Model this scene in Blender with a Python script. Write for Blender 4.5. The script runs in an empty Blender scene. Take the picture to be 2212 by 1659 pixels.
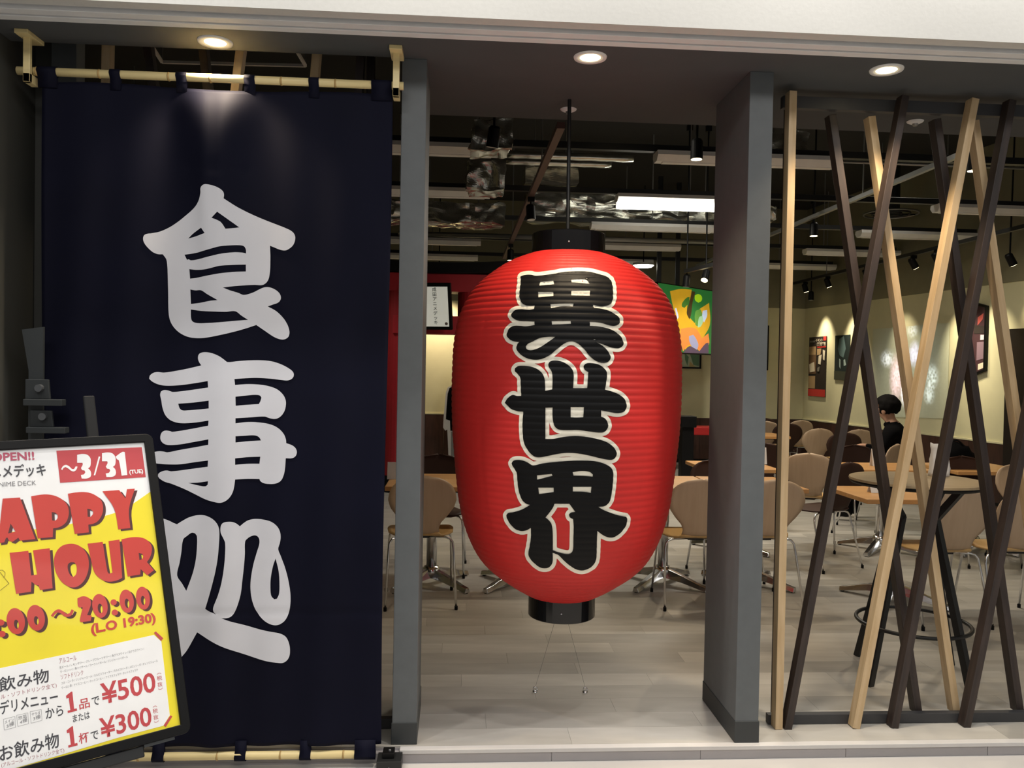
import bpy, bmesh, math, random
import numpy as np
from mathutils import Vector, Matrix, noise
from mathutils.geometry import delaunay_2d_cdt
random.seed(7)
SC = bpy.context.scene
COL = SC.collection
# ---------------------------------------------------------------- camera
FPX, CX, CY = 1789.0, 1106.0, 829.5          # photograph taken as 2212 x 1659
YAW, PITCH, ROLL = math.radians(3.8), math.radians(1.1), 0.0180
CAM = np.array([0.0, 0.0, 1.5])
Fw = np.array([math.sin(YAW)*math.cos(PITCH), math.cos(YAW)*math.cos(PITCH), -math.sin(PITCH)])
_r0 = np.array([math.cos(YAW), -math.sin(YAW), 0.0]); _u0 = np.cross(_r0, Fw)
Rt = math.cos(ROLL)*_r0 + math.sin(ROLL)*_u0
Up = math.cos(ROLL)*_u0 - math.sin(ROLL)*_r0
cd = bpy.data.cameras.new('camera'); cam = bpy.data.objects.new('camera', cd); COL.objects.link(cam)
cd.sensor_width = 36.0; cd.lens = FPX/2212.0*36.0; cd.clip_start = 0.05
cam.matrix_world = Matrix(((Rt[0], Up[0], -Fw[0], CAM[0]), (Rt[1], Up[1], -Fw[1], CAM[1]), (Rt[2], Up[2], -Fw[2], CAM[2]), (0, 0, 0, 1)))
SC.camera = cam
SC.view_settings.view_transform = 'Standard'; SC.view_settings.look = 'None'
SC.view_settings.exposure = 0.0; SC.view_settings.gamma = 1.0; SC.view_settings.use_curve_mapping = False
# ---------------------------------------------------------------- world and large lights
w = bpy.data.worlds.new('world'); SC.world = w; w.use_nodes = True
w.node_tree.nodes['Background'].inputs[0].default_value = (1.0, 0.985, 0.96, 1)
w.node_tree.nodes['Background'].inputs[1].default_value = 0.22
def lamp(name, kind, loc, energy, color=(1, 1, 1), aim=None, **kw):
    l = bpy.data.lights.new(name, kind); l.energy = energy; l.color = color
    for k, v in kw.items(): setattr(l, k, v)
    o = bpy.data.objects.new(name, l); o.location = loc; COL.objects.link(o)
    if aim is not None:
        o.rotation_euler = (Vector(aim)-Vector(loc)).to_track_quat('-Z', 'Y').to_euler()
    return o
WARM = (1.0, 0.80, 0.55)
# concourse ceiling luminaires (outside the shop, above and behind the photographer)
lamp('concourse_light', 'AREA', (-0.6, -0.6, 3.9), 48, (1, 0.975, 0.94), (0.0, 1.6, 0), shape='RECTANGLE', size=3.2, size_y=0.5)
lamp('concourse_light', 'AREA', (2.6, -0.9, 3.9), 48, (1, 0.975, 0.94), (2.2, 1.6, 0), shape='RECTANGLE', size=3.2, size_y=0.5)
# row of concourse downlights close to the shop front
for x_ in (-1.9, -0.75, 0.55, 1.85, 3.1):
    lamp('concourse_downlight', 'SPOT', (x_, 2.62, 3.75), 85, (1, 0.97, 0.93), (x_, 2.72, 0), spot_size=1.9, spot_blend=0.5, shadow_soft_size=0.035)
# ---------------------------------------------------------------- pixel -> place helpers
def ray(u, v): return Fw + (u-CX)/FPX*Rt - (v-CY)/FPX*Up
def onz(u, v, z): d = ray(u, v); return Vector(CAM + d*(z-CAM[2])/d[2])
def ony(u, v, y): d = ray(u, v); return Vector(CAM + d*(y-CAM[1])/d[1])
def onx(u, v, x): d = ray(u, v); return Vector(CAM + d*(x-CAM[0])/d[0])
def onplane(u, v, p, n): d = Vector(ray(u, v)); c = Vector(CAM); return c + d*((p-c).dot(n)/d.dot(n))
# ---------------------------------------------------------------- materials
def lin(c):
    r = []
    for x in c[:3]:
        x = x/255.0
        r.append(x/12.92 if x <= 0.04045 else ((x+0.055)/1.055)**2.4)
    return (r[0], r[1], r[2], 1.0)
MATS = {}
def mat(name, rgb, rough=0.6, metal=0.0, vary=0.0, scale=8.0, stretch=(1, 1, 1), rgb2=None, emit=0.0, bump=0.0, coat=0.0, rnd=0.0, spec=0.5, sheen=0.0, trans=0.0):
    if name in MATS: return MATS[name]
    m = bpy.data.materials.new(name); m.use_nodes = True; nt = m.node_tree; b = nt.nodes['Principled BSDF']
    b.inputs['Roughness'].default_value = rough; b.inputs['Metallic'].default_value = metal
    b.inputs['Specular IOR Level'].default_value = spec
    b.inputs['Coat Weight'].default_value = coat; b.inputs['Coat Roughness'].default_value = 0.05
    b.inputs['Sheen Weight'].default_value = sheen
    b.inputs['Base Color'].default_value = lin(rgb)
    L = nt.links.new
    tc = nt.nodes.new('ShaderNodeTexCoord'); mp = nt.nodes.new('ShaderNodeMapping'); mp.inputs['Scale'].default_value = stretch
    L(tc.outputs['Object'], mp.inputs['Vector'])
    nz = nt.nodes.new('ShaderNodeTexNoise'); nz.inputs['Scale'].default_value = scale; nz.inputs['Detail'].default_value = 5
    L(mp.outputs['Vector'], nz.inputs['Vector'])
    rp = nt.nodes.new('ShaderNodeValToRGB'); c1 = lin(rgb)
    if rgb2 is None:
        vv = vary if vary else 0.04
        lo = tuple(x*(1-vv) for x in c1[:3])+(1,); hi = tuple(min(1, x*(1+vv)) for x in c1[:3])+(1,)
    else: lo, hi = c1, lin(rgb2)
    rp.color_ramp.elements[0].color = lo; rp.color_ramp.elements[1].color = hi
    rp.color_ramp.elements[0].position = 0.3; rp.color_ramp.elements[1].position = 0.7
    L(nz.outputs['Fac'], rp.inputs['Fac'])
    out = rp.outputs['Color']
    if rnd:
        oi = nt.nodes.new('ShaderNodeObjectInfo'); mr = nt.nodes.new('ShaderNodeMapRange')
        mr.inputs['To Min'].default_value = 1-rnd; mr.inputs['To Max'].default_value = 1+rnd
        L(oi.outputs['Random'], mr.inputs['Value'])
        mx = nt.nodes.new('ShaderNodeVectorMath'); mx.operation = 'SCALE'
        L(out, mx.inputs[0]); L(mr.outputs['Result'], mx.inputs['Scale']); out = mx.outputs['Vector']
    L(out, b.inputs['Base Color'])
    if emit:
        L(out, b.inputs['Emission Color']); b.inputs['Emission Strength'].default_value = emit
    if bump:
        bp = nt.nodes.new('ShaderNodeBump'); bp.inputs['Strength'].default_value = bump; bp.inputs['Distance'].default_value = 0.01
        L(nz.outputs['Fac'], bp.inputs['Height']); L(bp.outputs['Normal'], b.inputs['Normal'])
    MATS[name] = m
    return m
M_PILLAR = mat('pillar_grey_paint', (94, 98, 100), 0.55, vary=0.05, scale=20)
M_PLINTH = mat('pillar_plinth', (52, 55, 56), 0.5)
M_SOFFIT = mat('soffit_paint', (76, 78, 80), 0.85, vary=0.04)
M_FASCIA = mat('white_fascia', (208, 206, 200), 0.8, vary=0.02, scale=60, bump=0.05)
M_TRIM = mat('aluminium_trim', (232, 232, 232), 0.45)
M_DARKGAP = mat('dark_gap', (35, 35, 36), 0.8)
M_WALLSIDE = mat('dark_side_wall', (62, 62, 58), 0.7)
M_BLACK = mat('black_plastic', (11, 11, 12), 0.45, spec=0.2)
M_BLACKM = mat('black_metal', (26, 27, 28), 0.45)
M_GREYM = mat('dark_bracket_metal', (44, 47, 48), 0.5)
M_BOLT = mat('bolt_steel', (170, 172, 175), 0.35, metal=0.7)
M_CHROME = mat('chrome', (230, 230, 230), 0.2, metal=1.0)
M_NAVY = mat('navy_cloth', (13, 14, 31), 0.7, vary=0.12, scale=3, bump=0.02, spec=0.12)
M_CLOTHW = mat('white_dye', (222, 222, 228), 0.8, vary=0.03, scale=5)
M_BAMBOO = mat('bamboo', (226, 206, 150), 0.4, vary=0.10, scale=6, stretch=(1, 8, 8))
M_NODE = mat('bamboo_node', (176, 146, 92), 0.5)
M_LWOOD = mat('light_wood', (208, 182, 144), 0.5, scale=5, stretch=(10, 10, 1), rgb2=(190, 161, 120))
M_DWOOD = mat('dark_stained_wood', (40, 32, 29), 0.5, scale=5, stretch=(10, 10, 1), rgb2=(60, 48, 43))
M_RAIL = mat('screen_rail', (58, 58, 60), 0.5)
M_RED = mat('red_lantern_paper', (200, 34, 30), 0.6, vary=0.06, scale=3)
M_LBLACK = mat('lantern_black_ink', (9, 9, 10), 0.55, spec=0.2)
M_LWHITE = mat('lantern_white', (238, 232, 214), 0.6)
M_LACQ = mat('black_lacquer', (10, 10, 12), 0.12)
M_FLOORO = mat('concourse_floor', (200, 197, 193), 0.35, vary=0.03, scale=2)
M_PLANK = mat('floor_plank', (166, 162, 154), 0.42, scale=2.5, stretch=(1, 4, 1), rgb2=(184, 180, 172), rnd=0.17)
M_RISER = mat('step_riser', (160, 156, 157), 0.5, vary=0.05, scale=5)
M_NOSE = mat('step_nosing', (206, 203, 200), 0.4)
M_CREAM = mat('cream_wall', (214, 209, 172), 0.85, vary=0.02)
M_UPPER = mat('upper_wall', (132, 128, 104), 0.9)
M_WAINS = mat('wainscot_wood', (50, 32, 26), 0.45, scale=4, stretch=(6, 6, 1), rgb2=(72, 46, 38), rnd=0.35)
M_CEIL = mat('black_ceiling', (36, 35, 34), 0.9)
M_FOIL = mat('silver_foil', (206, 206, 196), 0.22, metal=0.9, vary=0.2, scale=12, bump=0.5)
M_FIXT = mat('white_fixture', (235, 234, 230), 0.5)
M_STEEL = mat('galvanised_steel', (150, 150, 148), 0.4, metal=0.7)
M_TORII = mat('red_torii_paint', (158, 30, 40), 0.45)
M_TABLE = mat('table_wood', (212, 160, 100), 0.4, scale=4, stretch=(1, 8, 1), rgb2=(194, 142, 86))
M_BTABLE = mat('bar_table_wood', (176, 156, 122), 0.4, scale=4, stretch=(1, 8, 1), rgb2=(158, 136, 104))
M_BEIGE = mat('beige_veneer', (194, 168, 140), 0.5, scale=4, stretch=(8, 1, 1), rgb2=(184, 158, 130))
M_BEIGES = mat('beige_seat_veneer', (216, 178, 120), 0.4, scale=4, stretch=(8, 1, 1), rgb2=(202, 164, 108))
M_BROWN = mat('brown_veneer', (58, 38, 30), 0.6, vary=0.1, spec=0.25)
M_PAPER = mat('white_paper', (236, 236, 236), 0.6)
M_SKIN = mat('skin', (198, 152, 124), 0.5)
M_HAIR = mat('black_hair', (12, 10, 10), 0.8, spec=0.15)
M_SUIT = mat('black_jacket', (10, 10, 12), 0.9, spec=0.1)
def glow(name, rgb, s):
    return mat(name, rgb, 0.5, emit=s)
M_LED = glow('lamp_glow', (255, 250, 235), 12.0)
M_LEDW = glow('lamp_glow_warm', (255, 232, 180), 14.0)
# ---------------------------------------------------------------- mesh helpers
class MB:
    def __init__(s): s.v = []; s.f = []; s.smooth = False
    def add(s, vs, fs):
        n = len(s.v); s.v += [Vector(x) for x in vs]; s.f += [tuple(i+n for i in f) for f in fs]; return s
    def box(s, a, b):
        (x0, y0, z0), (x1, y1, z1) = a, b
        return s.add([(x0, y0, z0), (x1, y0, z0), (x1, y1, z0), (x0, y1, z0), (x0, y0, z1), (x1, y0, z1), (x1, y1, z1), (x0, y1, z1)],
                     [(0, 3, 2, 1), (4, 5, 6, 7), (0, 1, 5, 4), (1, 2, 6, 5), (2, 3, 7, 6), (3, 0, 4, 7)])
    def bar(s, a, b, wx, wy, up=(0, 1, 0)):
        # square section bar from a to b; wx across, wy along 'up'
        a = Vector(a); b = Vector(b); d = (b-a).normalized(); u = Vector(up); u = (u-d*u.dot(d)).normalized(); r = d.cross(u)
        c = [(-.5, -.5), (.5, -.5), (.5, .5), (-.5, .5)]
        vs = [p + r*(x*wx)+u*(y*wy) for p in (a, b) for x, y in c]
        return s.add(vs, [(0, 3, 2, 1), (4, 5, 6, 7), (0, 1, 5, 4), (1, 2, 6, 5), (2, 3, 7, 6), (3, 0, 4, 7)])
    def tube(s, pts, r, seg=10, cap=True):
        pts = [Vector(p) for p in pts]; n = len(pts); rs = r if isinstance(r, (list, tuple)) else [r]*n
        prev = None; base = len(s.v); vs = []
        for i, p in enumerate(pts):
            t = (pts[min(i+1, n-1)]-pts[max(i-1, 0)]).normalized()
            if prev is None: u = t.orthogonal().normalized()
            else: u = (prev-t*prev.dot(t)).normalized()
            prev = u; w_ = t.cross(u)
            vs += [p+(u*math.cos(2*math.pi*k/seg)+w_*math.sin(2*math.pi*k/seg))*rs[i] for k in range(seg)]
        fs = [(i*seg+k, i*seg+(k+1) % seg, (i+1)*seg+(k+1) % seg, (i+1)*seg+k) for i in range(n-1) for k in range(seg)]
        if cap: fs += [tuple(range(seg-1, -1, -1)), tuple((n-1)*seg+k for k in range(seg))]
        return s.add(vs, fs)
    def lathe(s, prof, c=(0, 0, 0), seg=32):
        vs = [(c[0]+r*math.cos(2*math.pi*k/seg), c[1]+r*math.sin(2*math.pi*k/seg), c[2]+z) for r, z in prof for k in range(seg)]
        n = len(prof)
        return s.add(vs, [(i*seg+k, i*seg+(k+1) % seg, (i+1)*seg+(k+1) % seg, (i+1)*seg+k) for i in range(n-1) for k in range(seg)])
    def prism(s, poly, ex):
        # poly: list of 3D points (planar), ex: extrusion vector
        n = len(poly); ex = Vector(ex); p = [Vector(x) for x in poly]
        return s.add(p+[q+ex for q in p], [tuple(range(n)), tuple(range(2*n-1, n-1, -1))]+[(i, i+n, (i+1) % n+n, (i+1) % n) for i in range(n)])
    def build(s, name, m, parent=None, world=True, smooth=False, bevel=0.0):
        me = bpy.data.meshes.new(name); me.from_pydata([tuple(x) for x in s.v], [], s.f); me.update()
        bm = bmesh.new(); bm.from_mesh(me); bmesh.ops.recalc_face_normals(bm, faces=bm.faces); bm.to_mesh(me); bm.free()
        if smooth:
            for p in me.polygons: p.use_smooth = True
        return link(name, me, m, parent, world, bevel)
def pmat(o):
    M = Matrix.LocRotScale(o.location, o.rotation_euler, o.scale)
    if o.parent: M = pmat(o.parent) @ o.matrix_parent_inverse @ M
    return M
def link(name, me, m, parent=None, world=True, bevel=0.0):
    o = bpy.data.objects.new(name, me); COL.objects.link(o)
    if m is not None: me.materials.append(m)
    if parent is not None:
        o.parent = parent
        if world: o.matrix_parent_inverse = pmat(parent).inverted()
    if bevel:
        b = o.modifiers.new('bevel', 'BEVEL'); b.width = bevel; b.segments = 2; b.limit_method = 'ANGLE'
    return o
def thing(name, label, cat, loc=(0, 0, 0), rz=0.0, group=None):
    o = bpy.data.objects.new(name, None); o.empty_display_size = 0.1; COL.objects.link(o); o.location = loc; o.rotation_euler = (0, 0, rz)
    return tag(o, label, cat, group)
def tag(o, label, cat, group=None):
    o['label'] = label; o['category'] = cat
    if group: o['group'] = group
    return o
def struct(o): o['kind'] = 'structure'; return o
def copy_tree(o, parent=None):
    c = o.copy(); COL.objects.link(c)
    if parent is not None: c.parent = parent
    for ch in list(o.children): copy_tree(ch, c)
    return c
def box(name, a, b, m, parent=None, bevel=0.0): return MB().box(a, b).build(name, m, parent, bevel=bevel)
# ---------------------------------------------------------------- outline tracing helpers
def smooth(pts, corner=48.0, n=5):
    # closed Catmull-Rom through traced points; sharp turns stay corners
    P = [np.array(p, float) for p in pts]; N = len(P); sharp = []
    for i in range(N):
        a = P[i]-P[i-1]; b = P[(i+1) % N]-P[i]
        c = np.dot(a, b)/(np.linalg.norm(a)*np.linalg.norm(b)+1e-9)
        sharp.append(math.degrees(math.acos(max(-1, min(1, c)))) > corner)
    out = []
    for i in range(N):
        p0, p1, p2, p3 = P[i-1], P[i], P[(i+1) % N], P[(i+2) % N]
        if sharp[i]: p0 = p1-(p2-p1)
        if sharp[(i+1) % N]: p3 = p2+(p2-p1)
        ln = np.linalg.norm(p2-p1)
        def tan(a, b, c): # scaled tangents keep uneven spacing from overshooting
            t = (c-a); tl = np.linalg.norm(t)+1e-9
            return t/tl
        m1 = tan(p0, p1, p2)*ln; m2 = tan(p1, p2, p3)*ln
        for k in range(n):
            t = k/n; h = (2*t**3-3*t*t+1, t**3-2*t*t+t, -2*t**3+3*t*t, t**3-t*t)
            out.append(h[0]*p1+h[1]*m1+h[2]*p2+h[3]*m2)
    return np.array(out)
def inside(pts, contours):
    x = pts[:, 0]; y = pts[:, 1]; res = np.zeros(len(pts), bool)
    for c in contours:
        a = c; b = np.roll(c, -1, axis=0)
        for (x1, y1), (x2, y2) in zip(a, b):
            if y1 == y2: continue
            res ^= ((y1 > y) != (y2 > y)) & (x < (x2-x1)*(y-y1)/(y2-y1)+x1)
    return res
def dist(pts, contours):
    d = np.full(len(pts), 1e9)
    for c in contours:
        for a, b in zip(c, np.roll(c, -1, axis=0)):
            e = b-a; l = e@e+1e-12; t = np.clip(((pts-a)@e)/l, 0, 1)
            q = pts-a-t[:, None]*e; d = np.minimum(d, np.einsum('ij,ij->i', q, q))
    return np.sqrt(d)
def fill(contours, gx, gy, grow=0.0, solid=()):
    # triangulates the even-odd inside of the contours (or everything within 'grow' of it) with interior grid points
    src = contours; cons = contours
    if grow:
        cons = []
        for c in contours:
            t = np.roll(c, -1, axis=0)-np.roll(c, 1, axis=0); nn = np.stack([t[:, 1], -t[:, 0]], 1); nn /= (np.linalg.norm(nn, axis=1)[:, None]+1e-9)
            test = inside(c+nn*0.3, src)
            sgn = np.where(test, -1.0, 1.0)[:, None]
            cons.append(c+nn*sgn*grow)
    allp = np.concatenate(cons); lo = allp.min(0); hi = allp.max(0)
    X, Y = np.meshgrid(np.arange(lo[0]+gx*.37, hi[0], gx), np.arange(lo[1]+gy*.37, hi[1], gy)); g = np.stack([X.ravel(), Y.ravel()], 1)
    def keep(p):
        k = inside(p, src)
        if grow: k |= dist(p, src) < grow*1.03
        for c in solid: k |= inside(p, [c])
        return k
    g = g[keep(g)]
    dd = dist(g, cons); g = g[dd > min(gx, gy)*0.35]
    vs = []; es = []
    for c in cons:
        n0 = len(vs); n = len(c); vs += [Vector((p[0], p[1])) for p in c]; es += [(n0+i, n0+(i+1) % n) for i in range(n)]
    vs += [Vector((p[0], p[1])) for p in g]
    r = delaunay_2d_cdt(vs, es, [], 0, 1e-5)
    V = np.array([(p.x, p.y) for p in r[0]]); T = np.array([f for f in r[2] if len(f) == 3])
    cen = V[T].mean(1); T = T[keep(cen)]
    used = np.unique(T); remap = -np.ones(len(V), int); remap[used] = np.arange(len(used))
    return V[used], remap[T]
def tri_obj(name, V3, T, m, parent=None, flip=None, sm=True):
    me = bpy.data.meshes.new(name); me.from_pydata([tuple(map(float, p)) for p in V3], [], [tuple(int(i) for i in t) for t in T]); me.update()
    if sm:
        for p in me.polygons: p.use_smooth = True
    return link(name, me, m, parent)
# ================================================================ SETTING
ZS = 2.70            # soffit height
YF = 3.055           # front edge of the soffit
YE = 3.99            # inner edge of the soffit
ZO = -0.055          # concourse floor, one low step below the shop floor
BACK = 13.4
def wx(y): return 5.74 + (13.4-y)*0.104        # right wall runs slightly outward towards the front
floor_out = struct(box('floor_concourse', (-6, -5, ZO-0.1), (8, 3.25, ZO), M_FLOORO))
# shop floor: base slab and separate vinyl planks
floor = struct(box('floor', (-5, 3.26, -0.12), (7.2, 13.6, -0.006), M_RISER))
pl_me = None; PW, PLN = 0.152, 0.914
far = MB(); near_n = 0
rows = int((13.6-3.262)/PW)
for r in range(rows):
    y0 = 3.262+r*PW; off = (r*0.37) % 1.0*PLN
    x = -5.0-off+PLN*0.0
    while x < 7.1:
        a = max(x, -4.99); b = min(x+PLN, 7.15)
        cxm = (x+PLN/2)
        vis = (y0 < 7.6) and (-0.55*y0*0.42-0.2 < cxm < 0.62*y0+0.9)
        if b-a > 0.05:
            if vis and near_n < 290 and a == x and b == x+PLN:
                if pl_me is None:
                    p = MB().box((0, 0, -0.006), (PLN-0.0008, PW-0.0008, 0.0)).build('plank', M_PLANK, floor); pl_me = p.data
                else:
                    p = bpy.data.objects.new('plank', pl_me); COL.objects.link(p); p.parent = floor
                p.location = (x, y0, 0); near_n += 1
            else:
                far.box((a, y0, -0.006), (b-0.0015, y0+PW-0.0015, 0.0))
        x += PLN
fo = far.build('plank_field', M_PLANK, floor); fo['kind'] = 'stuff'
# step: riser panels and nosing
riser = struct(box('trim_1', (-5, 3.236, ZO), (7.2, 3.262, -0.016), M_RISER))
xs = -0.2
rp = None
for i in range(7):
    if rp is None:
        rp = MB().box((0, -0.003, ZO+0.001), (0.597, 0.0, -0.017)).build('riser_panel', mat('step_riser_panel', (166, 162, 163), 0.5, vary=0.04, rnd=0.06), riser); q = rp
    else:
        q = bpy.data.objects.new('riser_panel', rp.data); COL.objects.link(q); q.parent = riser
    q.location = (xs+i*0.6, 3.236, 0)
struct(box('trim_2', (-0.2, 3.226, -0.016), (7.2, 3.2615, 0.0005), M_NOSE, bevel=0.002))
# soffit slab, fascia and shutter slot
soffit = struct(box('ceiling_soffit', (-0.24, YF, ZS), (7.2, YE, ZS+1.6), M_SOFFIT))
struct(box('ceiling_soffit_curtain', (-4.5, YF, ZS), (-0.24, 3.27, ZS+1.6), M_SOFFIT))      # shallow strip above the curtain
ZR = 3.02
struct(box('ceiling_recess', (-4.5, 3.27, ZR), (-0.24, YE, ZS+1.6), M_SOFFIT))
fascia = struct(box('wall_fascia', (-6, 2.90, ZS+0.012), (8, YF-0.10, 5.2), M_FASCIA))
slot = struct(box('trim_3', (-6, YF-0.10, ZS+0.02), (8, YF, ZS+0.2), M_DARKGAP))
box('slot_strip', (-6, YF-0.086, ZS), (8, YF-0.042, ZS+0.03), M_TRIM, slot, 0.002)
box('slot_strip', (-6, YF-0.034, ZS-0.003), (8, YF+0.006, ZS+0.03), M_TRIM, slot, 0.002)
# pillars of the entrance
def pillar(x0, x1, y0, y1, n, zt=ZS):
    p = struct(box('wall_pillar_%s' % n, (x0, y0, 0.0), (x1, y1, zt), M_PILLAR, bevel=0.002))
    box('plinth', (x0-0.003, y0-0.003, 0.001), (x1+0.003, y1+0.003, 0.088), M_PLINTH, p, 0.002)
    return p
pillar(-0.234, -0.138, 3.275, 3.655, 'beside_curtain')
pillar(1.146, 1.242, 3.255, 3.69, 'beside_lattice')
pillar(-1.625, -1.53, 3.42, 3.50, 'behind_curtain', ZR)
struct(box('wall_side', (-1.95, 2.96, ZO), (-1.70, 3.45, ZR), M_WALLSIDE))
# shop shell
def wallbox(name, a, b, z0, z1, m, th=0.12, n=(0, 1)):
    ex = Vector((n[0]*th, n[1]*th, 0))
    return struct(MB().prism([(a[0], a[1], z0), (b[0], b[1], z0), (b[0], b[1], z1), (a[0], a[1], z1)], ex).build(name, m))
ZW, ZT = 0.735, 2.57
wb = wallbox('wall_back', (-5, BACK), (wx(BACK), BACK), 0, ZT, M_CREAM)
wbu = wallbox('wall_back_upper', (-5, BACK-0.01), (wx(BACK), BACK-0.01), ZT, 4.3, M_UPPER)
wr = wallbox('wall_right', (wx(BACK), BACK), (wx(3.4), 3.4), 0, ZT, M_CREAM, n=(1, 0.1))
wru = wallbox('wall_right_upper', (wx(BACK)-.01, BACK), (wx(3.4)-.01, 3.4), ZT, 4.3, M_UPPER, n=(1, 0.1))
wl = wallbox('wall_left', (-5, 3.4), (-5, BACK), 0, 4.3, M_CREAM, n=(-1, 0))
struct(box('wall_front', (-5, 3.452, 0), (-1.63, 3.6, ZR), M_WALLSIDE))
ceil = struct(box('ceiling', (-5, 3.9, 4.2), (7.3, 13.6, 4.3), M_CEIL))
# wainscot planks (one plank, copied) and its pale cap
wp = MB().box((0, -0.018, 0.06), (0.296, 0, ZW)).build('wainscot_plank', M_WAINS, wb)
wp.location = (-5, BACK, 0)
k = 1
while -5+k*0.3 < wx(BACK)-0.2:
    q = bpy.data.objects.new('wainscot_plank', wp.data); COL.objects.link(q); q.parent = wb; q.location = (-5+k*0.3, BACK, 0); k += 1
ang = math.atan2(3.4-BACK, wx(3.4)-wx(BACK))
for k in range(33):
    q = bpy.data.objects.new('wainscot_plank', wp.data); COL.objects.link(q); q.parent = wr
    q.location = (wx(BACK)+0.3*k*math.cos(ang), BACK+0.3*k*math.sin(ang), 0); q.rotation_euler = (0, 0, ang)
struct(box('trim_4', (-5, BACK-0.022, ZW), (wx(BACK), BACK, ZW+0.02), M_CREAM))
struct(MB().prism([(wx(BACK)-.022, BACK, ZW), (wx(3.4)-.022, 3.4, ZW), (wx(3.4), 3.4, ZW), (wx(BACK), BACK, ZW)], (0, 0, 0.02)).build('trim_5', M_CREAM))
struct(box('baseboard_back', (-5, BACK-0.024, 0), (wx(BACK), BACK, 0.06), M_BLACK))
struct(MB().prism([(wx(BACK)-.024, BACK, 0), (wx(3.4)-.024, 3.4, 0), (wx(3.4), 3.4, 0), (wx(BACK), BACK, 0)], (0, 0, 0.06)).build('baseboard_right', M_BLACK))
# dark door in the right wall
NW = Vector((-math.cos(math.atan(0.104)), -math.sin(math.atan(0.104)), 0)).normalized()   # into the room
PWALL = Vector((wx(8), 8, 0))
def onwall(u, v, off=0.0): return onplane(u, v, PWALL+NW*off, NW)
TW = Vector((-0.104, 1, 0)).normalized()        # along the wall, away from the camera
d0 = onwall(2172, 950); 
dA = Vector((d0.x, d0.y, 0)); dB = dA-TW*0.95
zt = onwall(2186, 711).z
dr = struct(MB().prism([dA+NW*.03, dB+NW*.03, dB+NW*.03+Vector((0, 0, zt)), dA+NW*.03+Vector((0, 0, zt))], -NW*0.02).build('door_1', mat('dark_door', (26, 20, 18), 0.4)))
MB().bar(dB+TW*.12+NW*.06+Vector((0, 0, .95)), dB+TW*.12+NW*.06+Vector((0, 0, 1.15)), .02, .02).build('door_handle', M_CHROME, dr)

# ================================================================ DOWNLIGHTS IN THE SOFFIT
def downlight(u, v, label, glowm, energy, col, size=0.05, spot=1.9, blend=0.6):
    p = onz(u, v, ZS)
    t = thing('downlight', label, 'downlight', (p.x, p.y, ZS))
    MB().lathe([(0.040, 0.001), (0.040, -0.004), (0.062, -0.006), (0.064, 0.0)], p, 32).build('ring', M_FIXT, t, smooth=True)
    MB().lathe([(0.0, -0.0025), (0.041, -0.0025)], p, 32).build('lens', glowm, t)
    lamp('downlight_lamp', 'SPOT', (p.x, p.y, ZS-0.012), energy, col, (p.x, p.y, 0), spot_size=spot, spot_blend=blend, shadow_soft_size=size)
    return p
downlight(465, 90, 'round warm downlight in the soffit above the navy curtain', M_LEDW, 80, WARM, 0.045)
downlight(1275, 123, 'round downlight with pale ring in the soffit above the red lantern', M_LEDW, 55, WARM, 0.045)
downlight(1915, 150, 'round downlight in the soffit above the slanted timber screen', M_LEDW, 80, WARM, 0.045)
for u, v, lb in ((1228, 236, 'small white round sensor on the soffit beside the lantern rod'), (1977, 262, 'small white round sensor on the soffit behind the timber screen')):
    p = onz(u, v, ZS)
    t = thing('ceiling_sensor', lb, 'sensor', (p.x, p.y, ZS))
    MB().lathe([(0.0, -0.012), (0.02, -0.012), (0.036, -0.004), (0.038, 0.0)], p, 24).build('rim', M_PAPER, t, smooth=True)
    MB().lathe([(0.0, -0.022), (0.01, -0.022), (0.014, -0.012)], p, 16).build('head', M_STEEL, t, smooth=True)
# ================================================================ LANTERN
LX, LY = 0.487, 3.69
DL = math.hypot(LX, LY)
def zsil(v): return 1.5-(v-799.5)*3.62/FPX
def rsil(hw): return DL*math.sin(math.atan(hw/FPX*1.0))
PROF = [(545, 76), (552, 100), (560, 118), (573, 141), (592, 167), (614, 193), (638, 212), (657, 222), (682, 233), (700, 238), (728, 243), (755, 246), (782, 247), (830, 248), (880, 247.5),
        (940, 245), (970, 242), (1025, 237), (1049, 234), (1090, 229), (1127, 221), (1160, 211), (1190, 198), (1215, 184), (1232, 170), (1250, 151), (1266, 128), (1284, 103), (1301, 72)]
LZ = np.array([zsil(v) for v, h in PROF][::-1]); LR = np.array([rsil(h) for v, h in PROF][::-1])
def Rz(z): return np.interp(z, LZ, LR)
ZB, ZTP = LZ[0], LZ[-1]
# smooth the radius table
_zz = np.linspace(ZB, ZTP, 241); _rr = Rz(_zz)
for _ in range(14): _rr[1:-1] = 0.25*_rr[:-2]+0.5*_rr[1:-1]+0.25*_rr[2:]
def Rs(z): return np.interp(z, _zz, _rr)
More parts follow.
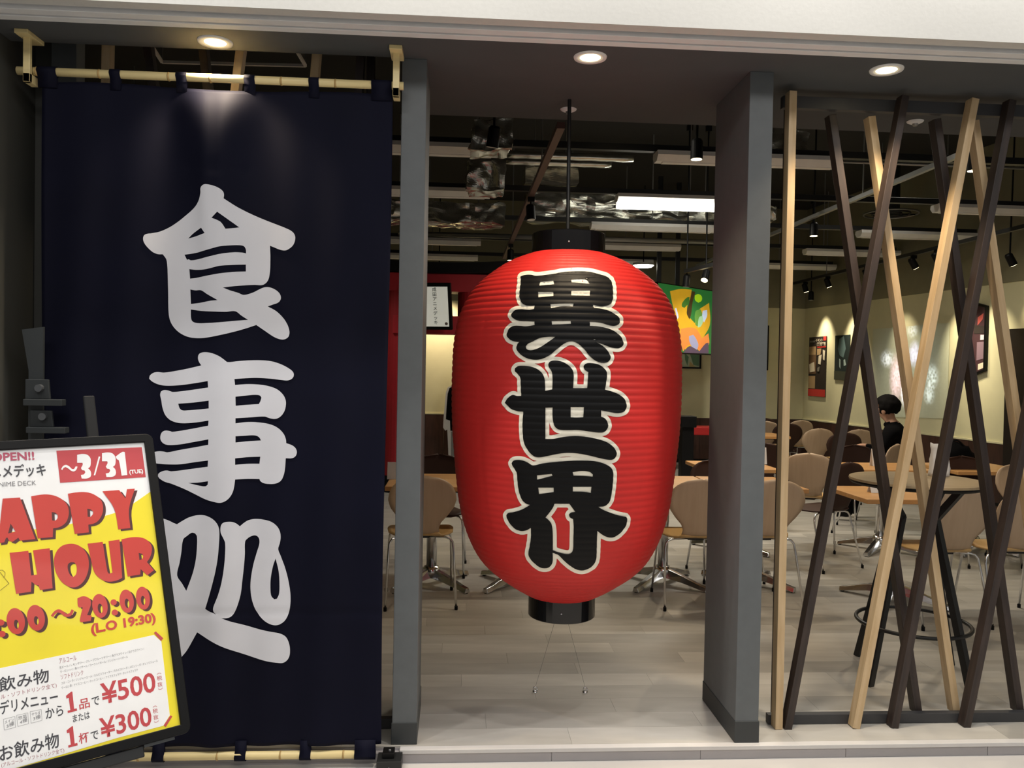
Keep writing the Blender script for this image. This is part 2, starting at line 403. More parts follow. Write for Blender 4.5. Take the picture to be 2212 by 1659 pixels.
# ribs are spaced evenly along the paper
_arc = np.concatenate([[0], np.cumsum(np.hypot(np.diff(_zz), np.diff(_rr)))]); NR = 68
def rib(z, th):
    s = np.interp(z, _zz, _arc)/_arc[-1]*NR
    sc = np.abs(np.sin(math.pi*s))
    sag = 0.6+0.4*np.abs(np.sin(th*6.0))
    am = 0.45+0.75*np.clip((z-1.2)/0.6, 0, 1)+0.3*np.clip((0.75-z)/0.3, 0, 1)
    return Rs(z) - am*(0.0030*(1-sc)**1.5 - 0.0010*sag*sc) - 0.0016*np.exp(-((np.mod(th*9/math.pi+0.5, 1.0)-0.5)/0.035)**2)
lant = thing('paper_lantern', 'giant red ribbed paper lantern with black brush lettering hanging from a rod', 'lantern', (LX, LY, ZB-0.08))
NS = 216; NZ = NR*5
zz = np.interp(np.linspace(0, _arc[-1], NZ+1), _arc, _zz)
vs = []; 
for z in zz:
    for k in range(NS):
        th = 2*math.pi*k/NS; r = float(rib(z, th)); vs.append((LX+r*math.cos(th), LY+r*math.sin(th), z))
m = MB(); m.add(vs, [(i*NS+k, i*NS+(k+1) % NS, (i+1)*NS+(k+1) % NS, (i+1)*NS+k) for i in range(NZ) for k in range(NS)])
body = m.build('paper_body', M_RED, lant, smooth=True)
rt, rb = 0.163, 0.150
MB().lathe([(rt-.02, ZTP-0.03), (rt, ZTP-0.03), (rt, ZTP+0.082), (rt-.004, ZTP+0.086), (rt-.016, ZTP+0.086), (rt-.018, ZTP+0.0)], (LX, LY, 0), 64).build('top_collar', M_LACQ, lant, smooth=False)
MB().lathe([(0.0, ZTP+0.0), (rt-.018, ZTP+0.0)], (LX, LY, 0), 64).build('collar_plate', M_BLACK, lant)
MB().lathe([(rb-.018, ZB+0.02), (rb, ZB+0.03), (rb, ZB-0.088), (rb-.003, ZB-0.091), (rb-.014, ZB-0.091), (rb-.016, ZB)], (LX, LY, 0), 64).build('bottom_collar', M_LACQ, lant)
for z in (ZTP+0.03, ZB-0.045):
    r_ = rt if z > 1 else rb
    MB().lathe([(0.0, 0.004), (0.003, 0.003), (0.004, 0.0)], (0, 0, 0), 10).build('rivet', M_BOLT, lant, world=False)
    o = COL.objects[-1]; o.matrix_parent_inverse = Matrix(); o.location = (-0.02, -r_-0.0005, z-(ZB-0.08)); o.rotation_euler = (math.pi/2, 0, 0)
MB().tube([(LX-0.008, LY, ZS+0.02), (LX-0.004, LY, 2.02)], 0.0085, 12).build('hanging_rod', M_BLACKM, lant)
MB().tube([(LX-0.004, LY, 2.02), (LX-.003, LY, 2.0)], [0.012, 0.012], 12).build('rod_joint', M_BLACKM, lant)
MB().tube([(LX-0.004, LY, 2.0), (LX, LY, ZTP+0.0)], 0.0045, 8).build('hanger_wire', M_BLACKM, lant)
# guy wires and floor eyes below the lantern
for (u, v), lb in (((1156, 1494), 'small steel floor eye with a thin guy wire, on the side of the curtain pillar'), ((1264, 1495), 'small steel floor eye with a thin guy wire, on the side of the lattice pillar')):
    p = onz(u, v, 0)
    t = thing('floor_eye', lb, 'floor eye', p)
    MB().lathe([(0.0, 0.004), (0.012, 0.004), (0.013, 0.0)], p, 16).build('eye_base', M_CHROME, t, smooth=True)
    MB().tube([(p.x+0.009*math.cos(a*math.pi/6), p.y, 0.013+0.009*math.sin(a*math.pi/6)) for a in range(13)], 0.0025, 8).build('eye_ring', M_CHROME, t, smooth=True)
    MB().tube([(p.x, p.y, 0.02), (LX+(0.02 if u > 1200 else -0.02), LY, ZB-0.09)], 0.0007, 5).build('guy_wire', M_STEEL, t)
# ---- lettering on the lantern: traced outlines, carried onto the ribbed paper
def c5(p): return [(960+x/3.687, 470+y/3.687) for x, y in p]
def c6(p): return [(960+x/3.3185, 880+y/3.3185) for x, y in p]
KI = [c5([(610,470),(640,458),(690,455),(730,464),(800,458),(880,446),(940,435),(1000,430),(1080,428),(1150,432),(1220,448),(1275,464),(1315,490),(1330,520),(1338,560),(1340,610),(1338,650),(1322,685),(1290,702),(1240,706),(1180,694),(1190,720),(1240,725),(1300,740),(1350,765),(1385,795),(1395,820),(1385,848),(1355,862),(1310,858),(1250,840),(1200,832),(1155,830),(1158,862),(1220,866),(1290,880),(1350,905),(1395,940),(1420,985),(1420,1015),(1400,1035),(1370,1040),(1320,1032),(1260,1010),(1200,988),(1230,1005),(1270,1030),(1300,1065),(1320,1105),(1315,1135),(1295,1152),(1260,1158),(1220,1148),(1180,1125),(1145,1090),(1110,1045),(1070,1010),(1030,988),(990,988),(945,1010),(895,1050),(840,1095),(780,1125),(720,1132),(660,1120),(610,1090),(582,1060),(575,1030),(585,1005),(602,990),(570,988),(530,975),(508,955),(500,930),(510,900),(530,875),(560,862),(600,862),(650,866),(720,856),(720,828),(660,825),(600,822),(560,808),(540,790),(537,770),(550,750),(575,735),(610,730),(640,732),(680,735),(718,728),(720,700),(680,702),(650,698),(620,680),(605,650),(600,610),(606,560),(612,510)]),
 c5([(762,512),(870,500),(874,532),(760,542)]), c5([(1010,492),(1080,490),(1130,495),(1160,528),(1100,522),(1012,515)]), c5([(748,592),(868,592),(870,625),(752,636)]), c5([(1010,580),(1158,578),(1156,622),(1010,620)]),
 c5([(845,690),(940,684),(1028,684),(1024,708),(940,706),(850,722)]), c5([(855,825),(1005,822),(1008,846),(930,850),(858,852)]),
 c5([(700,990),(760,960),(830,950),(885,950),(850,975),(800,1010),(750,1040),(710,1054),(680,1056),(658,1046),(650,1025),(668,1005)])]
KSE = [c5([(565,1225),(565,1200),(585,1184),(620,1180),(680,1185),(740,1205),(780,1240),(798,1280),(803,1330),(804,1380),(860,1368),(862,1300),(860,1250),(850,1215),(832,1190),(830,1165),(845,1145),(880,1138),(930,1145),(980,1170),(1015,1205),(1028,1240),(1028,1300),(1024,1358),(1136,1358),(1140,1300),(1145,1230),(1120,1215),(1108,1195),(1112,1175),(1135,1160),(1180,1160),(1230,1172),(1270,1200),(1292,1235),(1290,1290),(1278,1370),(1330,1385),(1390,1410),(1430,1445),(1447,1490),(1440,1530),(1415,1550),(1370,1557),(1300,1545),(1245,1535)])
 + c6([(1122,66),(1150,80),(1168,110),(1170,140),(1150,172),(1110,180),(1040,172),(960,162),(880,162),(820,158),(795,140),(782,110),(776,60)]) + c5([(862,1512),(806,1514)])
 + c6([(725,100),(725,226),(780,225),(850,212),(930,205),(1010,210),(1090,225),(1160,248),(1205,280),(1230,318),(1228,350),(1210,370),(1180,375),(1120,365),(1040,345),(960,330),(880,325),(800,335),(730,350),(680,357),(645,350),(615,325),(590,290),(572,250),(565,200),(562,120),(568,30)])
 + c5([(630,1545),(580,1540),(530,1520),(500,1490),(486,1475),(498,1450),(530,1420),(550,1412),(580,1420),(615,1420),(612,1380),(610,1320),(605,1270),(585,1245)]),
 c5([(1005,1508),(1110,1508),(1105,1590),(1050,1592),(1005,1590)])]
KKAI = [c6([(485,398),(498,382),(530,376),(570,382),(605,398),(637,415),(700,402),(800,390),(900,382),(990,380),(1070,384),(1130,398),(1180,422),(1203,450),(1208,490),(1203,560),(1195,620),(1185,665),(1165,695),(1140,708),(1100,712),(1140,735),(1190,755),(1240,772),(1300,784),(1306,800),(1300,840),(1275,880),(1245,910),(1210,930),(1170,930),(1130,912),(1095,885),(1092,950),(1090,1030),(1085,1090),(1065,1130),(1030,1155),(985,1168),(940,1158),(895,1130),(855,1095),(820,1060),(776,1040),(778,1080),(772,1120),(750,1145),(715,1152),(680,1142),(640,1110),(612,1075),(604,1045),(612,1000),(622,930),(622,862),(590,880),(550,885),(510,870),(475,835),(452,795),(448,770),(460,757),(500,750),(560,730),(617,698),(590,690),(565,670),(545,630),(532,580),(525,520),(520,470),(505,440),(490,415)]),
 c6([(790,690),(895,690),(938,748),(905,754),(892,768),(900,788),(922,800),(926,850),(924,940),(922,1010),(912,1038),(890,1050),(850,1046),(810,1035),(778,1022),(778,950),(776,880),(768,835),(750,808),(726,788),(760,745),(780,715)]),
 c6([(665,486),(770,476),(776,490),(666,517)]), c6([(918,463),(985,455),(1040,462),(1062,480),(1062,496),(1000,490),(925,488)]), c6([(674,574),(784,574),(784,606),(680,620)]), c6([(920,568),(1052,568),(1048,612),(1000,604),(920,602)])]
def to_lantern(V, off):
    D = Fw[None]+((V[:, 0]-CX)/FPX)[:, None]*Rt[None]-((V[:, 1]-CY)/FPX)[:, None]*Up[None]
    t = np.full(len(V), 2.9); done = np.zeros(len(V), bool)
    for i in range(240):
        P = CAM+D*t[:, None]; g = np.hypot(P[:, 0]-LX, P[:, 1]-LY)-Rs(P[:, 2])
        done |= g <= 0; t = np.where(done, t, t+0.0045)
        if done.all(): break
    lo = t-0.0045; hi = t
    for i in range(14):
        mid = (lo+hi)/2; P = CAM+D*mid[:, None]; g = np.hypot(P[:, 0]-LX, P[:, 1]-LY)-Rs(P[:, 2])
        hi = np.where(g <= 0, mid, hi); lo = np.where(g <= 0, lo, mid)
    P = CAM+D*hi[:, None]; th = np.arctan2(P[:, 1]-LY, P[:, 0]-LX); r = np.array(rib(P[:, 2], th))+off
    return np.stack([LX+r*np.cos(th), LY+r*np.sin(th), P[:, 2]], 1)
GL = [[smooth(c) for c in g] for g in (KI, KSE, KKAI)]
V, T = fill([c for g in GL for c in g], 8.0, 2.1, grow=8.2, solid=[c for i, g in enumerate(GL) for k, c in enumerate(g) if k > 0 and not (i == 2 and k == 1)])
tri_obj('character_outline', to_lantern(V, 0.0016), T, M_LWHITE, body)
for g in GL:
    V, T = fill(g, 8.0, 2.1)
    tri_obj('brush_character', to_lantern(V, 0.0042), T, M_LBLACK, body)

# ================================================================ NOREN CURTAIN
NY = 3.215
cl, cr = ony(90, 700, NY).x, ony(838, 700, NY).x
zt_, zb_ = ony(470, 192, NY).z, ony(500, 1612, NY).z
def cloth_y(x, z):
    s = (x-cl)/(cr-cl); h = (zt_-z)/(zt_-zb_)
    w_ = 0.006*np.sin(s*19+1.3)*(0.3+0.7*h)+0.004*np.sin(s*41+h*3.0)*(0.5+h)
    top = np.exp(-h*7.0); c = (s-0.49)/0.10
    hb = h/0.10; wid = 0.55+0.9*np.exp(-h*9.0)
    w_ = w_ - 0.050*hb*np.exp(1-hb)*np.exp(-(c/wid*1.5)**2) + 0.010*hb*np.exp(1-hb)*np.exp(-((s-0.49)/0.018)**2)+0.012*np.exp(-((s-0.36)/0.05)**2)*np.exp(-h*3)*np.clip(h*20, 0, 1)
    w_ = w_ + 0.004*np.exp(-((h-0.12)/0.006)**2)*(np.abs(s-0.49) < 0.09)
    w_ = w_ + 0.003*np.exp(-((h-0.795)/0.004)**2)
    return NY+w_
nor = thing('noren_curtain', 'long dark navy curtain printed with three white brush characters', 'curtain', ((cl+cr)/2, NY, zb_))
NXc, NZc = 90, 170
vs = []; 
for j in range(NZc+1):
    for i in range(NXc+1):
        s = i/NXc; h = j/NZc
        x = cl+(cr-cl)*s + 0.006*math.sin(h*5+1)*(s-0.5)*2; z = zt_+(zb_-zt_)*h + 0.006*math.sin(s*9)*(1-h)
        vs.append((x, float(cloth_y(x, z)), z))
m = MB(); m.add(vs, [(j*(NXc+1)+i, j*(NXc+1)+i+1, (j+1)*(NXc+1)+i+1, (j+1)*(NXc+1)+i) for j in range(NZc) for i in range(NXc)])
cloth = m.build('cloth', M_NAVY, nor, smooth=True)
md = cloth.modifiers.new('thickness', 'SOLIDIFY'); md.thickness = 0.002; md.offset = -1 if cloth.data.polygons[0].normal.y < 0 else 1
rtop = ony(470, 170, NY).z; rbot = ony(560, 1632, NY).z
def loop_band(name, x0, x1, zrod, zjoin):
    pts = []; 
    a = MB(); n = 14; R_ = 0.0195; sgn = 1 if zjoin < zrod else -1
    ring = [(NY-0.004, zjoin-sgn*0.02), (NY-0.006, (zjoin+zrod)/2)]+[(NY-R_*math.cos(math.pi*k/n), zrod+sgn*R_*math.sin(math.pi*k/n)) for k in range(n+1)]+[(NY+0.006, (zjoin+zrod)/2), (NY+0.004, zjoin-sgn*0.02)]
    for x in (x0, x1): pts += [(x, y, z) for y, z in ring]
    L_ = len(ring); a.add(pts, [(i, i+1, L_+i+1, L_+i) for i in range(L_-1)])
    o = a.build(name, M_NAVY, nor, smooth=True); s_ = o.modifiers.new('thickness', 'SOLIDIFY'); s_.thickness = 0.002
    return o
for u0, u1 in ((83, 124), (239, 262), (382, 405), (529, 552), (668, 690), (803, 847)):
    loop_band('hanging_loop', ony(u0, 165, NY).x, ony(u1, 165, NY).x, rtop, zt_)
for u0, u1 in ((120, 160), (230, 262), (330, 356), (508, 532), (648, 672), (766, 811)):
    loop_band('bottom_loop', ony(u0, 1630, NY).x, ony(u1, 1630, NY).x, rbot, zb_)
def bamboo(name, label, u0, u1, v, z, nodes):
    x0, x1 = ony(u0, v, NY).x, ony(u1, v, NY).x
    t = thing(name, label, 'bamboo pole', ((x0+x1)/2, NY, z))
    MB().tube([(x0, NY, z), (x0+(x1-x0)*.5, NY, z+0.001), (x1, NY, z)], 0.0155, 20).build('culm', M_BAMBOO, t, smooth=True)
    for u in nodes:
        x = ony(u, v, NY).x; MB().tube([(x-.004, NY, z), (x-.001, NY, z), (x+.001, NY, z), (x+.004, NY, z)], [.0155, .0172, .0172, .0155], 20).build('node', M_NODE, t, smooth=True)
bamboo('bamboo_pole', 'pale bamboo pole carrying the top of the navy curtain', 38, 872, 170, rtop, (215, 365, 455, 608, 725, 80))
bamboo('bamboo_pole', 'pale bamboo pole weighting the bottom hem of the navy curtain', 100, 806, 1630, rbot, (300, 470, 606, 742, 180))
# wooden brackets that carry the pole
def bracket(u, v, label):
    p = ony(u, v, NY-0.03)
    t = thing('pole_bracket', label, 'bracket', (p.x, NY, ZS))
    box('mount_plate', (p.x-0.024, NY-0.075, ZS-0.016), (p.x+0.024, NY+0.05, ZS), M_BAMBOO, t, 0.002)
    box('hanger', (p.x-0.0125, NY-0.034, rtop-0.05), (p.x+0.0125, NY-0.0165, ZS-0.015), M_BAMBOO, t, 0.002)
    box('cradle', (p.x-0.0125, NY-0.034, rtop-0.05), (p.x+0.0125, NY+0.03, rtop-0.017), M_BAMBOO, t, 0.002)
bracket(58, 130, 'pale wooden bracket holding the curtain pole beside the dark side wall')
bracket(856, 150, 'pale wooden bracket holding the curtain pole beside the grey pillar')
def n2(p): return [(280+x/2.37, 380+y/2.37) for x, y in p]
def n3(p): return [(280+x/2.725, 1050+y/2.725) for x, y in p]
SHOKU = [n2([(375,95),(376,72),(385,60),(402,54),(440,60),(475,75),(492,90),(496,105),(494,124),(560,165),(650,208),(740,244),(800,268),(832,285),(847,305),(848,330),(838,355),(820,372),(798,382),(770,378),(740,366),(718,357),(720,400),(720,440),(718,490),(710,530),(695,550),(675,559),(640,558),(580,562),(530,567),(484,574),(520,588),(560,600),(586,610),(630,598),(665,580),(690,570),(715,570),(745,582),(765,598),(774,615),(774,632),(762,648),(735,658),(706,668),(750,692),(785,725),(808,760),(819,795),(816,820),(803,833),(785,838),(762,834),(735,822),(690,792),(648,763),(600,780),(540,798),(470,815),(400,828),(350,831),(300,824),(255,802),(222,770),(204,735),(197,690),(195,600),(192,500),(190,460),(184,425),(166,400),(140,399),(115,388),(88,362),(73,338),(70,318),(76,303),(90,296),(110,293),(150,284),(200,262),(250,232),(290,203),(325,177),(350,153),(366,127)]),
 n2([(462,192),(565,266),(500,276),(480,245),(460,233),(432,222)]), n2([(375,270),(395,298),(345,312),(302,322),(330,297)]),
 n2([(282,404),(340,397),(400,384),(470,366),(530,358),(570,357),(588,362),(597,378),(598,398),(580,394),(540,393),(480,402),(400,420),(350,430),(316,433),(304,428),(296,431)]),
 n2([(308,478),(350,483),(400,480),(470,464),(530,458),(597,455),(597,490),(540,493),(470,502),(400,514),(340,524),(312,527)]),
 n2([(313,582),(340,587),(370,587),(405,608),(458,638),(420,641),(370,650),(316,656)]),
 n2([(315,684),(370,692),(440,696),(500,697),(545,694),(575,716),(607,737),(550,742),(470,750),(400,754),(350,754),(325,746),(317,730)])]
JI = [n2([(369,970),(355,948),(352,928),(358,912),(375,904),(400,903),(430,909),(465,924),(490,942),(506,953),(560,948),(620,944),(680,944),(730,950),(780,966),(820,988),(838,1005),(841,1022),(832,1038),(810,1047),(780,1045),(720,1038),(650,1034),(590,1036),(540,1040),(543,1070),(600,1066),(660,1068),(710,1076),(755,1092),(785,1118),(799,1145),(801,1170),(795,1200),(780,1225),(760,1240),(740,1244),(715,1240),(690,1232),(620,1236),(545,1240),(545,1266),(600,1260),(660,1262),(720,1272),(760,1290),(788,1318),(800,1345),(803,1368),(830,1378),(848,1392),(856,1412),(850,1434),(832,1445),(800,1445),(797,1490),(790,1530),(775,1560),(750,1574),(715,1577),(685,1573),(668,1562),(664,1552),(600,1551),(543,1553),(538,1590),(530,1620),(515,1645),(495,1662),(470,1671),(440,1668),(390,1655),(340,1632),(280,1602),(216,1576),(180,1566),(152,1550),(143,1538),(146,1525),(165,1513),(190,1508),(215,1512),(300,1502),(402,1488),(404,1456),(330,1466),(260,1476),(200,1477),(160,1475),(125,1470),(108,1458),(104,1435),(112,1416),(150,1410),(175,1412),(195,1415),(260,1402),(330,1390),(405,1376),(406,1348),(330,1362),(260,1374),(200,1378),(172,1370),(157,1352),(156,1330),(165,1312),(182,1304),(205,1306),(220,1310),(300,1298),(405,1278),(407,1252),(340,1262),(280,1266),(240,1262),(205,1248),(180,1222),(166,1185),(160,1150),(154,1120),(158,1104),(172,1097),(195,1098),(222,1106),(300,1098),(405,1083),(403,1050),(330,1062),(250,1072),(180,1074),(140,1066),(112,1052),(98,1038),(102,1022),(118,1009),(140,1004),(175,1007),(250,996),(310,984)]),
 n2([(250,1166),(330,1160),(408,1150),(408,1190),(350,1196),(300,1200),(272,1200),(258,1190)]), n2([(545,1130),(600,1124),(640,1121),(665,1124),(674,1135),(668,1155),(661,1168),(600,1172),(546,1176)]),
 n2([(545,1332),(590,1330),(630,1328),(652,1332),(665,1342),(671,1355),(610,1358),(545,1364)]), n2([(543,1445),(600,1440),(668,1438),(664,1474),(600,1474),(543,1478)]), n2([(300,1572),(350,1570),(404,1562),(402,1580),(390,1588),(360,1586)])]
SHO = [n3([(120,200),(150,188),(190,190),(230,202),(260,216),(280,224),(310,205),(350,184),(400,171),(440,171),(480,184),(510,206),(528,235),(534,270),(532,330),(524,420),(510,500),(490,580),(470,650),(448,720),(475,735),(500,745),(512,752),(499,735),(497,715),(505,690),(525,640),(545,570),(560,480),(567,400),(567,330),(555,300),(543,275),(540,250),(545,225),(560,211),(590,207),(615,211),(635,222),(650,236),(675,215),(700,201),(740,194),(790,198),(835,210),(868,235),(885,265),(890,300),(885,335),(876,370),(890,410),(915,480),(935,560),(946,640),(945,700),(935,750),(915,790),(885,813),(855,818),(820,808),(785,785),(750,745),(728,700),(715,650),(710,590),(715,530),(728,460),(748,390),(762,345),(763,315),(752,297),(735,291),(712,297),(695,308),(680,326),(678,400),(672,480),(663,560),(655,630),(640,690),(620,740),(600,765),(575,773),(545,772),(600,795),(680,820),(760,842),(830,856),(880,866),(915,885),(933,915),(942,955),(940,1000),(925,1028),(900,1042),(870,1040),(800,1028),(720,1006),(640,978),(560,945),(480,905),(398,860),(370,910),(335,970),(297,1015),(250,1060),(200,1085),(160,1080),(150,1050),(175,1010),(220,950),(255,880),(272,800),(265,765),(250,745),(225,760),(180,790),(140,790),(130,750),(150,690),(175,600),(185,500),(180,400),(165,330),(140,290),(115,250)]),
 n3([(316,314),(340,292),(365,275),(385,278),(396,295),(397,350),(390,430),(375,500),(355,560),(333,617),(310,575),(281,525),(295,450),(305,390)]),
 n3([(860,425),(845,470),(832,540),(830,600),(835,645),(852,665),(868,662),(880,635),(883,580),(878,500)])]
for g in (SHOKU, JI, SHO):
    V, T = fill([smooth(c) for c in g], 9.0, 9.0)
    P = np.array([tuple(ony(u, v, NY)) for u, v in V]); P[:, 1] = cloth_y(P[:, 0], P[:, 2])-0.0032
    tri_obj('brush_character', P, T, M_CLOTHW, cloth)
# ================================================================ SLANTED TIMBER SCREENS
YFS, YRA, YBS = 3.392, 3.434, 3.476      # front sticks, rails, back sticks
def stick(par, mtl, ut, vt, ub, vb, y, z0=0.0, z1=ZS):
    a = ony(ub, vb, y-0.025); b = ony(ut, vt, y-0.025); a.y = b.y = y
    s = (b-a); a2 = a+s*((z0-a.z)/s.z); b2 = a+s*((z1-a.z)/s.z)
    ln = (b2-a2).length
    o = MB().box((-0.016, -0.024, 0), (0.016, 0.024, ln)).build('slat', mtl, par, world=False, bevel=0.0015)
    o.location = a2-pmat(par).translation
    d = (b2-a2).normalized(); o.rotation_euler = (0, math.atan2(d.x, d.z), 0)
    return o
lat = thing('timber_screen', 'screen of crossing slanted light and dark wooden slats beside the entrance pillar', 'screen', (2.0, YRA, 0))
xl = ony(1690, 800, YRA).x
box('top_rail', (xl-0.03, YRA-0.016, ZS-0.085), (2.95, YRA+0.016, ZS-0.035), M_RAIL, lat, 0.001)
box('bottom_rail', (xl-0.03, YRA-0.016, 0.002), (2.95, YRA+0.016, 0.042), M_RAIL, lat, 0.001)
ZF1, ZB1 = ZS-0.03, ZS-0.095
stick(lat, M_LWOOD, 1715, 158, 1683, 1578, YFS, 0.001, ZF1)
stick(lat, M_DWOOD, 1712, 175, 1681, 1560, YRA+0.0405, 0.001, ZF1)
stick(lat, M_DWOOD, 1791, 190, 1986, 1544, YBS, 0.03, ZB1)
stick(lat, M_LWOOD, 1876, 193, 2068, 1540, YBS, 0.03, ZB1)
stick(lat, M_DWOOD, 1964, 171, 1703, 1577, YFS, 0.001, ZF1)
stick(lat, M_DWOOD, 2018, 199, 2206, 1541, YBS, 0.03, ZB1)
stick(lat, M_LWOOD, 2116, 174, 1850, 1577, YFS, 0.001, ZF1)
stick(lat, M_LWOOD, 2100, 200, 2292, 1541, YBS, 0.03, ZB1)
stick(lat, M_DWOOD, 2196, 180, 1933, 1577, YFS, 0.001, ZF1)
stick(lat, M_DWOOD, 2374, 180, 2089, 1577, YFS, 0.001, ZF1)
stick(lat, M_DWOOD, 2290, 200, 2440, 1541, YBS, 0.03, ZB1)
lat2 = thing('timber_screen', 'dark and light slatted timber screen standing behind the navy curtain', 'screen', (-0.9, YRA, 0))
box('top_rail', (-1.52, YRA-0.016, 2.80), (-0.24, YRA+0.016, 2.85), M_RAIL, lat2, 0.001)
box('bottom_rail', (-1.52, YRA-0.016, 0.002), (-0.24, YRA+0.016, 0.042), M_RAIL, lat2, 0.001)
for mt_, ut, vt, ub, y in ((M_LWOOD, 228, 97, 200, YFS), (M_DWOOD, 318, 110, 520, YBS), (M_LWOOD, 517, 110, 330, YFS), (M_DWOOD, 440, 135, 600, YBS), (M_LWOOD, 682, 118, 560, YFS), (M_DWOOD, 778, 120, 690, YFS), (M_DWOOD, 800, 125, 790, YBS)):
    stick(lat2, mt_, ut, vt, ub, 1570, y, 0.001 if y < 3.4 else 0.03, 2.83 if y < 3.4 else 2.80)

# ================================================================ HAPPY HOUR SIGN
cw = lambda x, y, z: Vector(np.array(x)*Rt-np.array(y)*Up+np.array(z)*Fw)      # camera axes (right, down, forward) -> place
e1 = cw(2221, -42.5, 1789).normalized()
dv = cw(160.1, 596.9, -184.8); sc_ = 0.841/dv.length
TR = Vector(CAM)+cw(-795, 126.5, 1789)*(1.1033*sc_)              # inner top right corner of the poster
e2 = dv.normalized(); e2 = (e2-e1*e2.dot(e1)).normalized()       # down the poster
en = e1.cross(e2).normalized()
if en.dot(TR-Vector(CAM)) > 0: en = -en                           # towards the viewer
PWD, PHT = 0.594, 0.841
def sp(a, b, h=0.0): return TR-e1*a+e2*b+en*h                     # a: left from right edge, b: down, h: out
def sg(u, v, h=0.0): return onplane(u, v, TR, en)+en*h
cb = sp(PWD/2, PHT, -0.06)
sign = thing('poster_stand', 'black framed poster stand with a red and yellow happy hour drinks poster', 'sign stand', (cb.x, cb.y, ZO))
def sgpoly(name, pts, m, h, parent): 
    return MB().prism([sg(u, v, h) for u, v in pts], -en*0.0004).build(name, m, parent)
FR, FT = 0.026, 0.022
def rrect(a0, b0, a1, b1, r, n=6):
    out = []
    for (ca, cb_, st) in ((a0+r, b0+r, 180), (a1-r, b0+r, 270), (a1-r, b1-r, 0), (a0+r, b1-r, 90)):
        for k in range(n+1):
            t = math.radians(st+90*k/n); out.append((ca+r*math.cos(t), cb_+r*math.sin(t)))
    return out
outer = rrect(-FR, -FR, PWD+FR, PHT+FR, 0.022); inner = rrect(0, 0, PWD, PHT, 0.0005)
m = MB(); n = len(outer)
vs = [sp(a, b, h) for h in (0.008, -0.016) for a, b in outer]+[sp(a, b, h) for h in (0.008, -0.016) for a, b in inner]
fs = []
for i in range(n):
    j = (i+1) % n; fs += [(i, j, 2*n+j, 2*n+i), (n+i, 3*n+i, 3*n+j, n+j), (i, n+i, n+j, j), (2*n+i, 2*n+j, 3*n+j, 3*n+i)]
m.add(vs, fs); m.build('frame', M_BLACK, sign, bevel=0.002)
MB().prism([sp(0, 0, -0.012), sp(PWD, 0, -0.012), sp(PWD, PHT, -0.012), sp(0, PHT, -0.012)], -en*0.004).build('back_board', M_BLACKM, sign)
M_PW = mat('poster_white', (250, 250, 250), 0.5, coat=0.06)
M_PY = mat('poster_yellow', (247, 228, 40), 0.5, coat=0.06)
M_PR = mat('poster_red', (206, 62, 52), 0.5, coat=0.06)
M_PRR = mat('poster_crimson', (200, 70, 76), 0.5, coat=0.06)
M_PB = mat('poster_shadow_brown', (84, 40, 40), 0.5)
M_PG = mat('poster_text_grey', (66, 66, 72), 0.5)
M_PGL = mat('poster_text_light', (132, 132, 136), 0.5)
M_PPK = mat('poster_text_pink', (172, 108, 118), 0.5)
M_POP = mat('poster_text_rose', (190, 84, 108), 0.5)
poster = MB().prism([sp(0, 0, 0), sp(PWD, 0, 0), sp(PWD, PHT, 0), sp(0, PHT, 0)], -en*0.003).build('poster', M_PW, sign)
def cA(p): return [(x/6.6375, 930+y/6.6375) for x, y in p]
def cB(p): return [(160+x/6.635, 930+y/6.635) for x, y in p]
def cC(p): return [(x/5.925, 1140+y/5.925) for x, y in p]
def cD(p): return [(160+x/5.923, 1140+y/5.923) for x, y in p]
def cE(p): return [(x/6.405, 1400+y/6.405) for x, y in p]
def cF(p): return [(120+x/6.407, 1400+y/6.407) for x, y in p]
def flat(name, contours, m, h, parent=poster, sm=True, n=4):
    V, T = fill([smooth(c, n=n) if sm else np.array(c, float) for c in contours], 1e4, 1e4)
    return tri_obj(name, [sg(u, v, h) for u, v in V], T, m, parent, sm=False)
# yellow field below the curve, its edges on the poster's edges
yl = cB([(1098, 878), (860, 1040), (575, 1185), (440, 1225)])+cA([(970, 1350), (480, 1420), (0, 1470)])
q = [sg(u, v, 0.0005) for u, v in yl]; last = q[-1]
bl = (last-TR).dot(e2)
q[0] = sp(0.0003, (q[0]-TR).dot(e2), 0.0005)
q += [sp(PWD-0.0003, bl+0.02, 0.0005), sp(PWD-0.0003, PHT-0.0003, 0.0005), sp(0.0003, PHT-0.0003, 0.0005)]
MB().prism(q, -en*0.0003).build('yellow_field', M_PY, poster)
wpn = cE([(1290, 5)])+cD([(1020, 1372), (1115, 1455)])+cF([(1580, 930), (1490, 1075), (850, 1245), (0, 1500)])
q = [sg(u, v, 0.0010) for u, v in wpn]
bb_ = (q[-1]-TR).dot(e2); ba_ = (q[0]-TR).dot(e2)
q += [sp(PWD-0.03, bb_+0.006, 0.001), sp(PWD-0.03, ba_+0.006, 0.001)]
MB().prism(q, -en*0.0003).build('price_panel', M_PW, poster)
sgpoly('date_panel', cA([(808, 290)])+cB([(970, 240), (1027, 668)])+cA([(862, 750)]), M_PRR, 0.0008, poster)
for p in (cD([(1020, 1345), (1045, 1328), (1140, 1415), (1112, 1450)]), cF([(1590, 930), (1615, 945), (1525, 1090), (1495, 1070)])):
    sgpoly('tape_mark', p, M_PRR, 0.0014, poster)
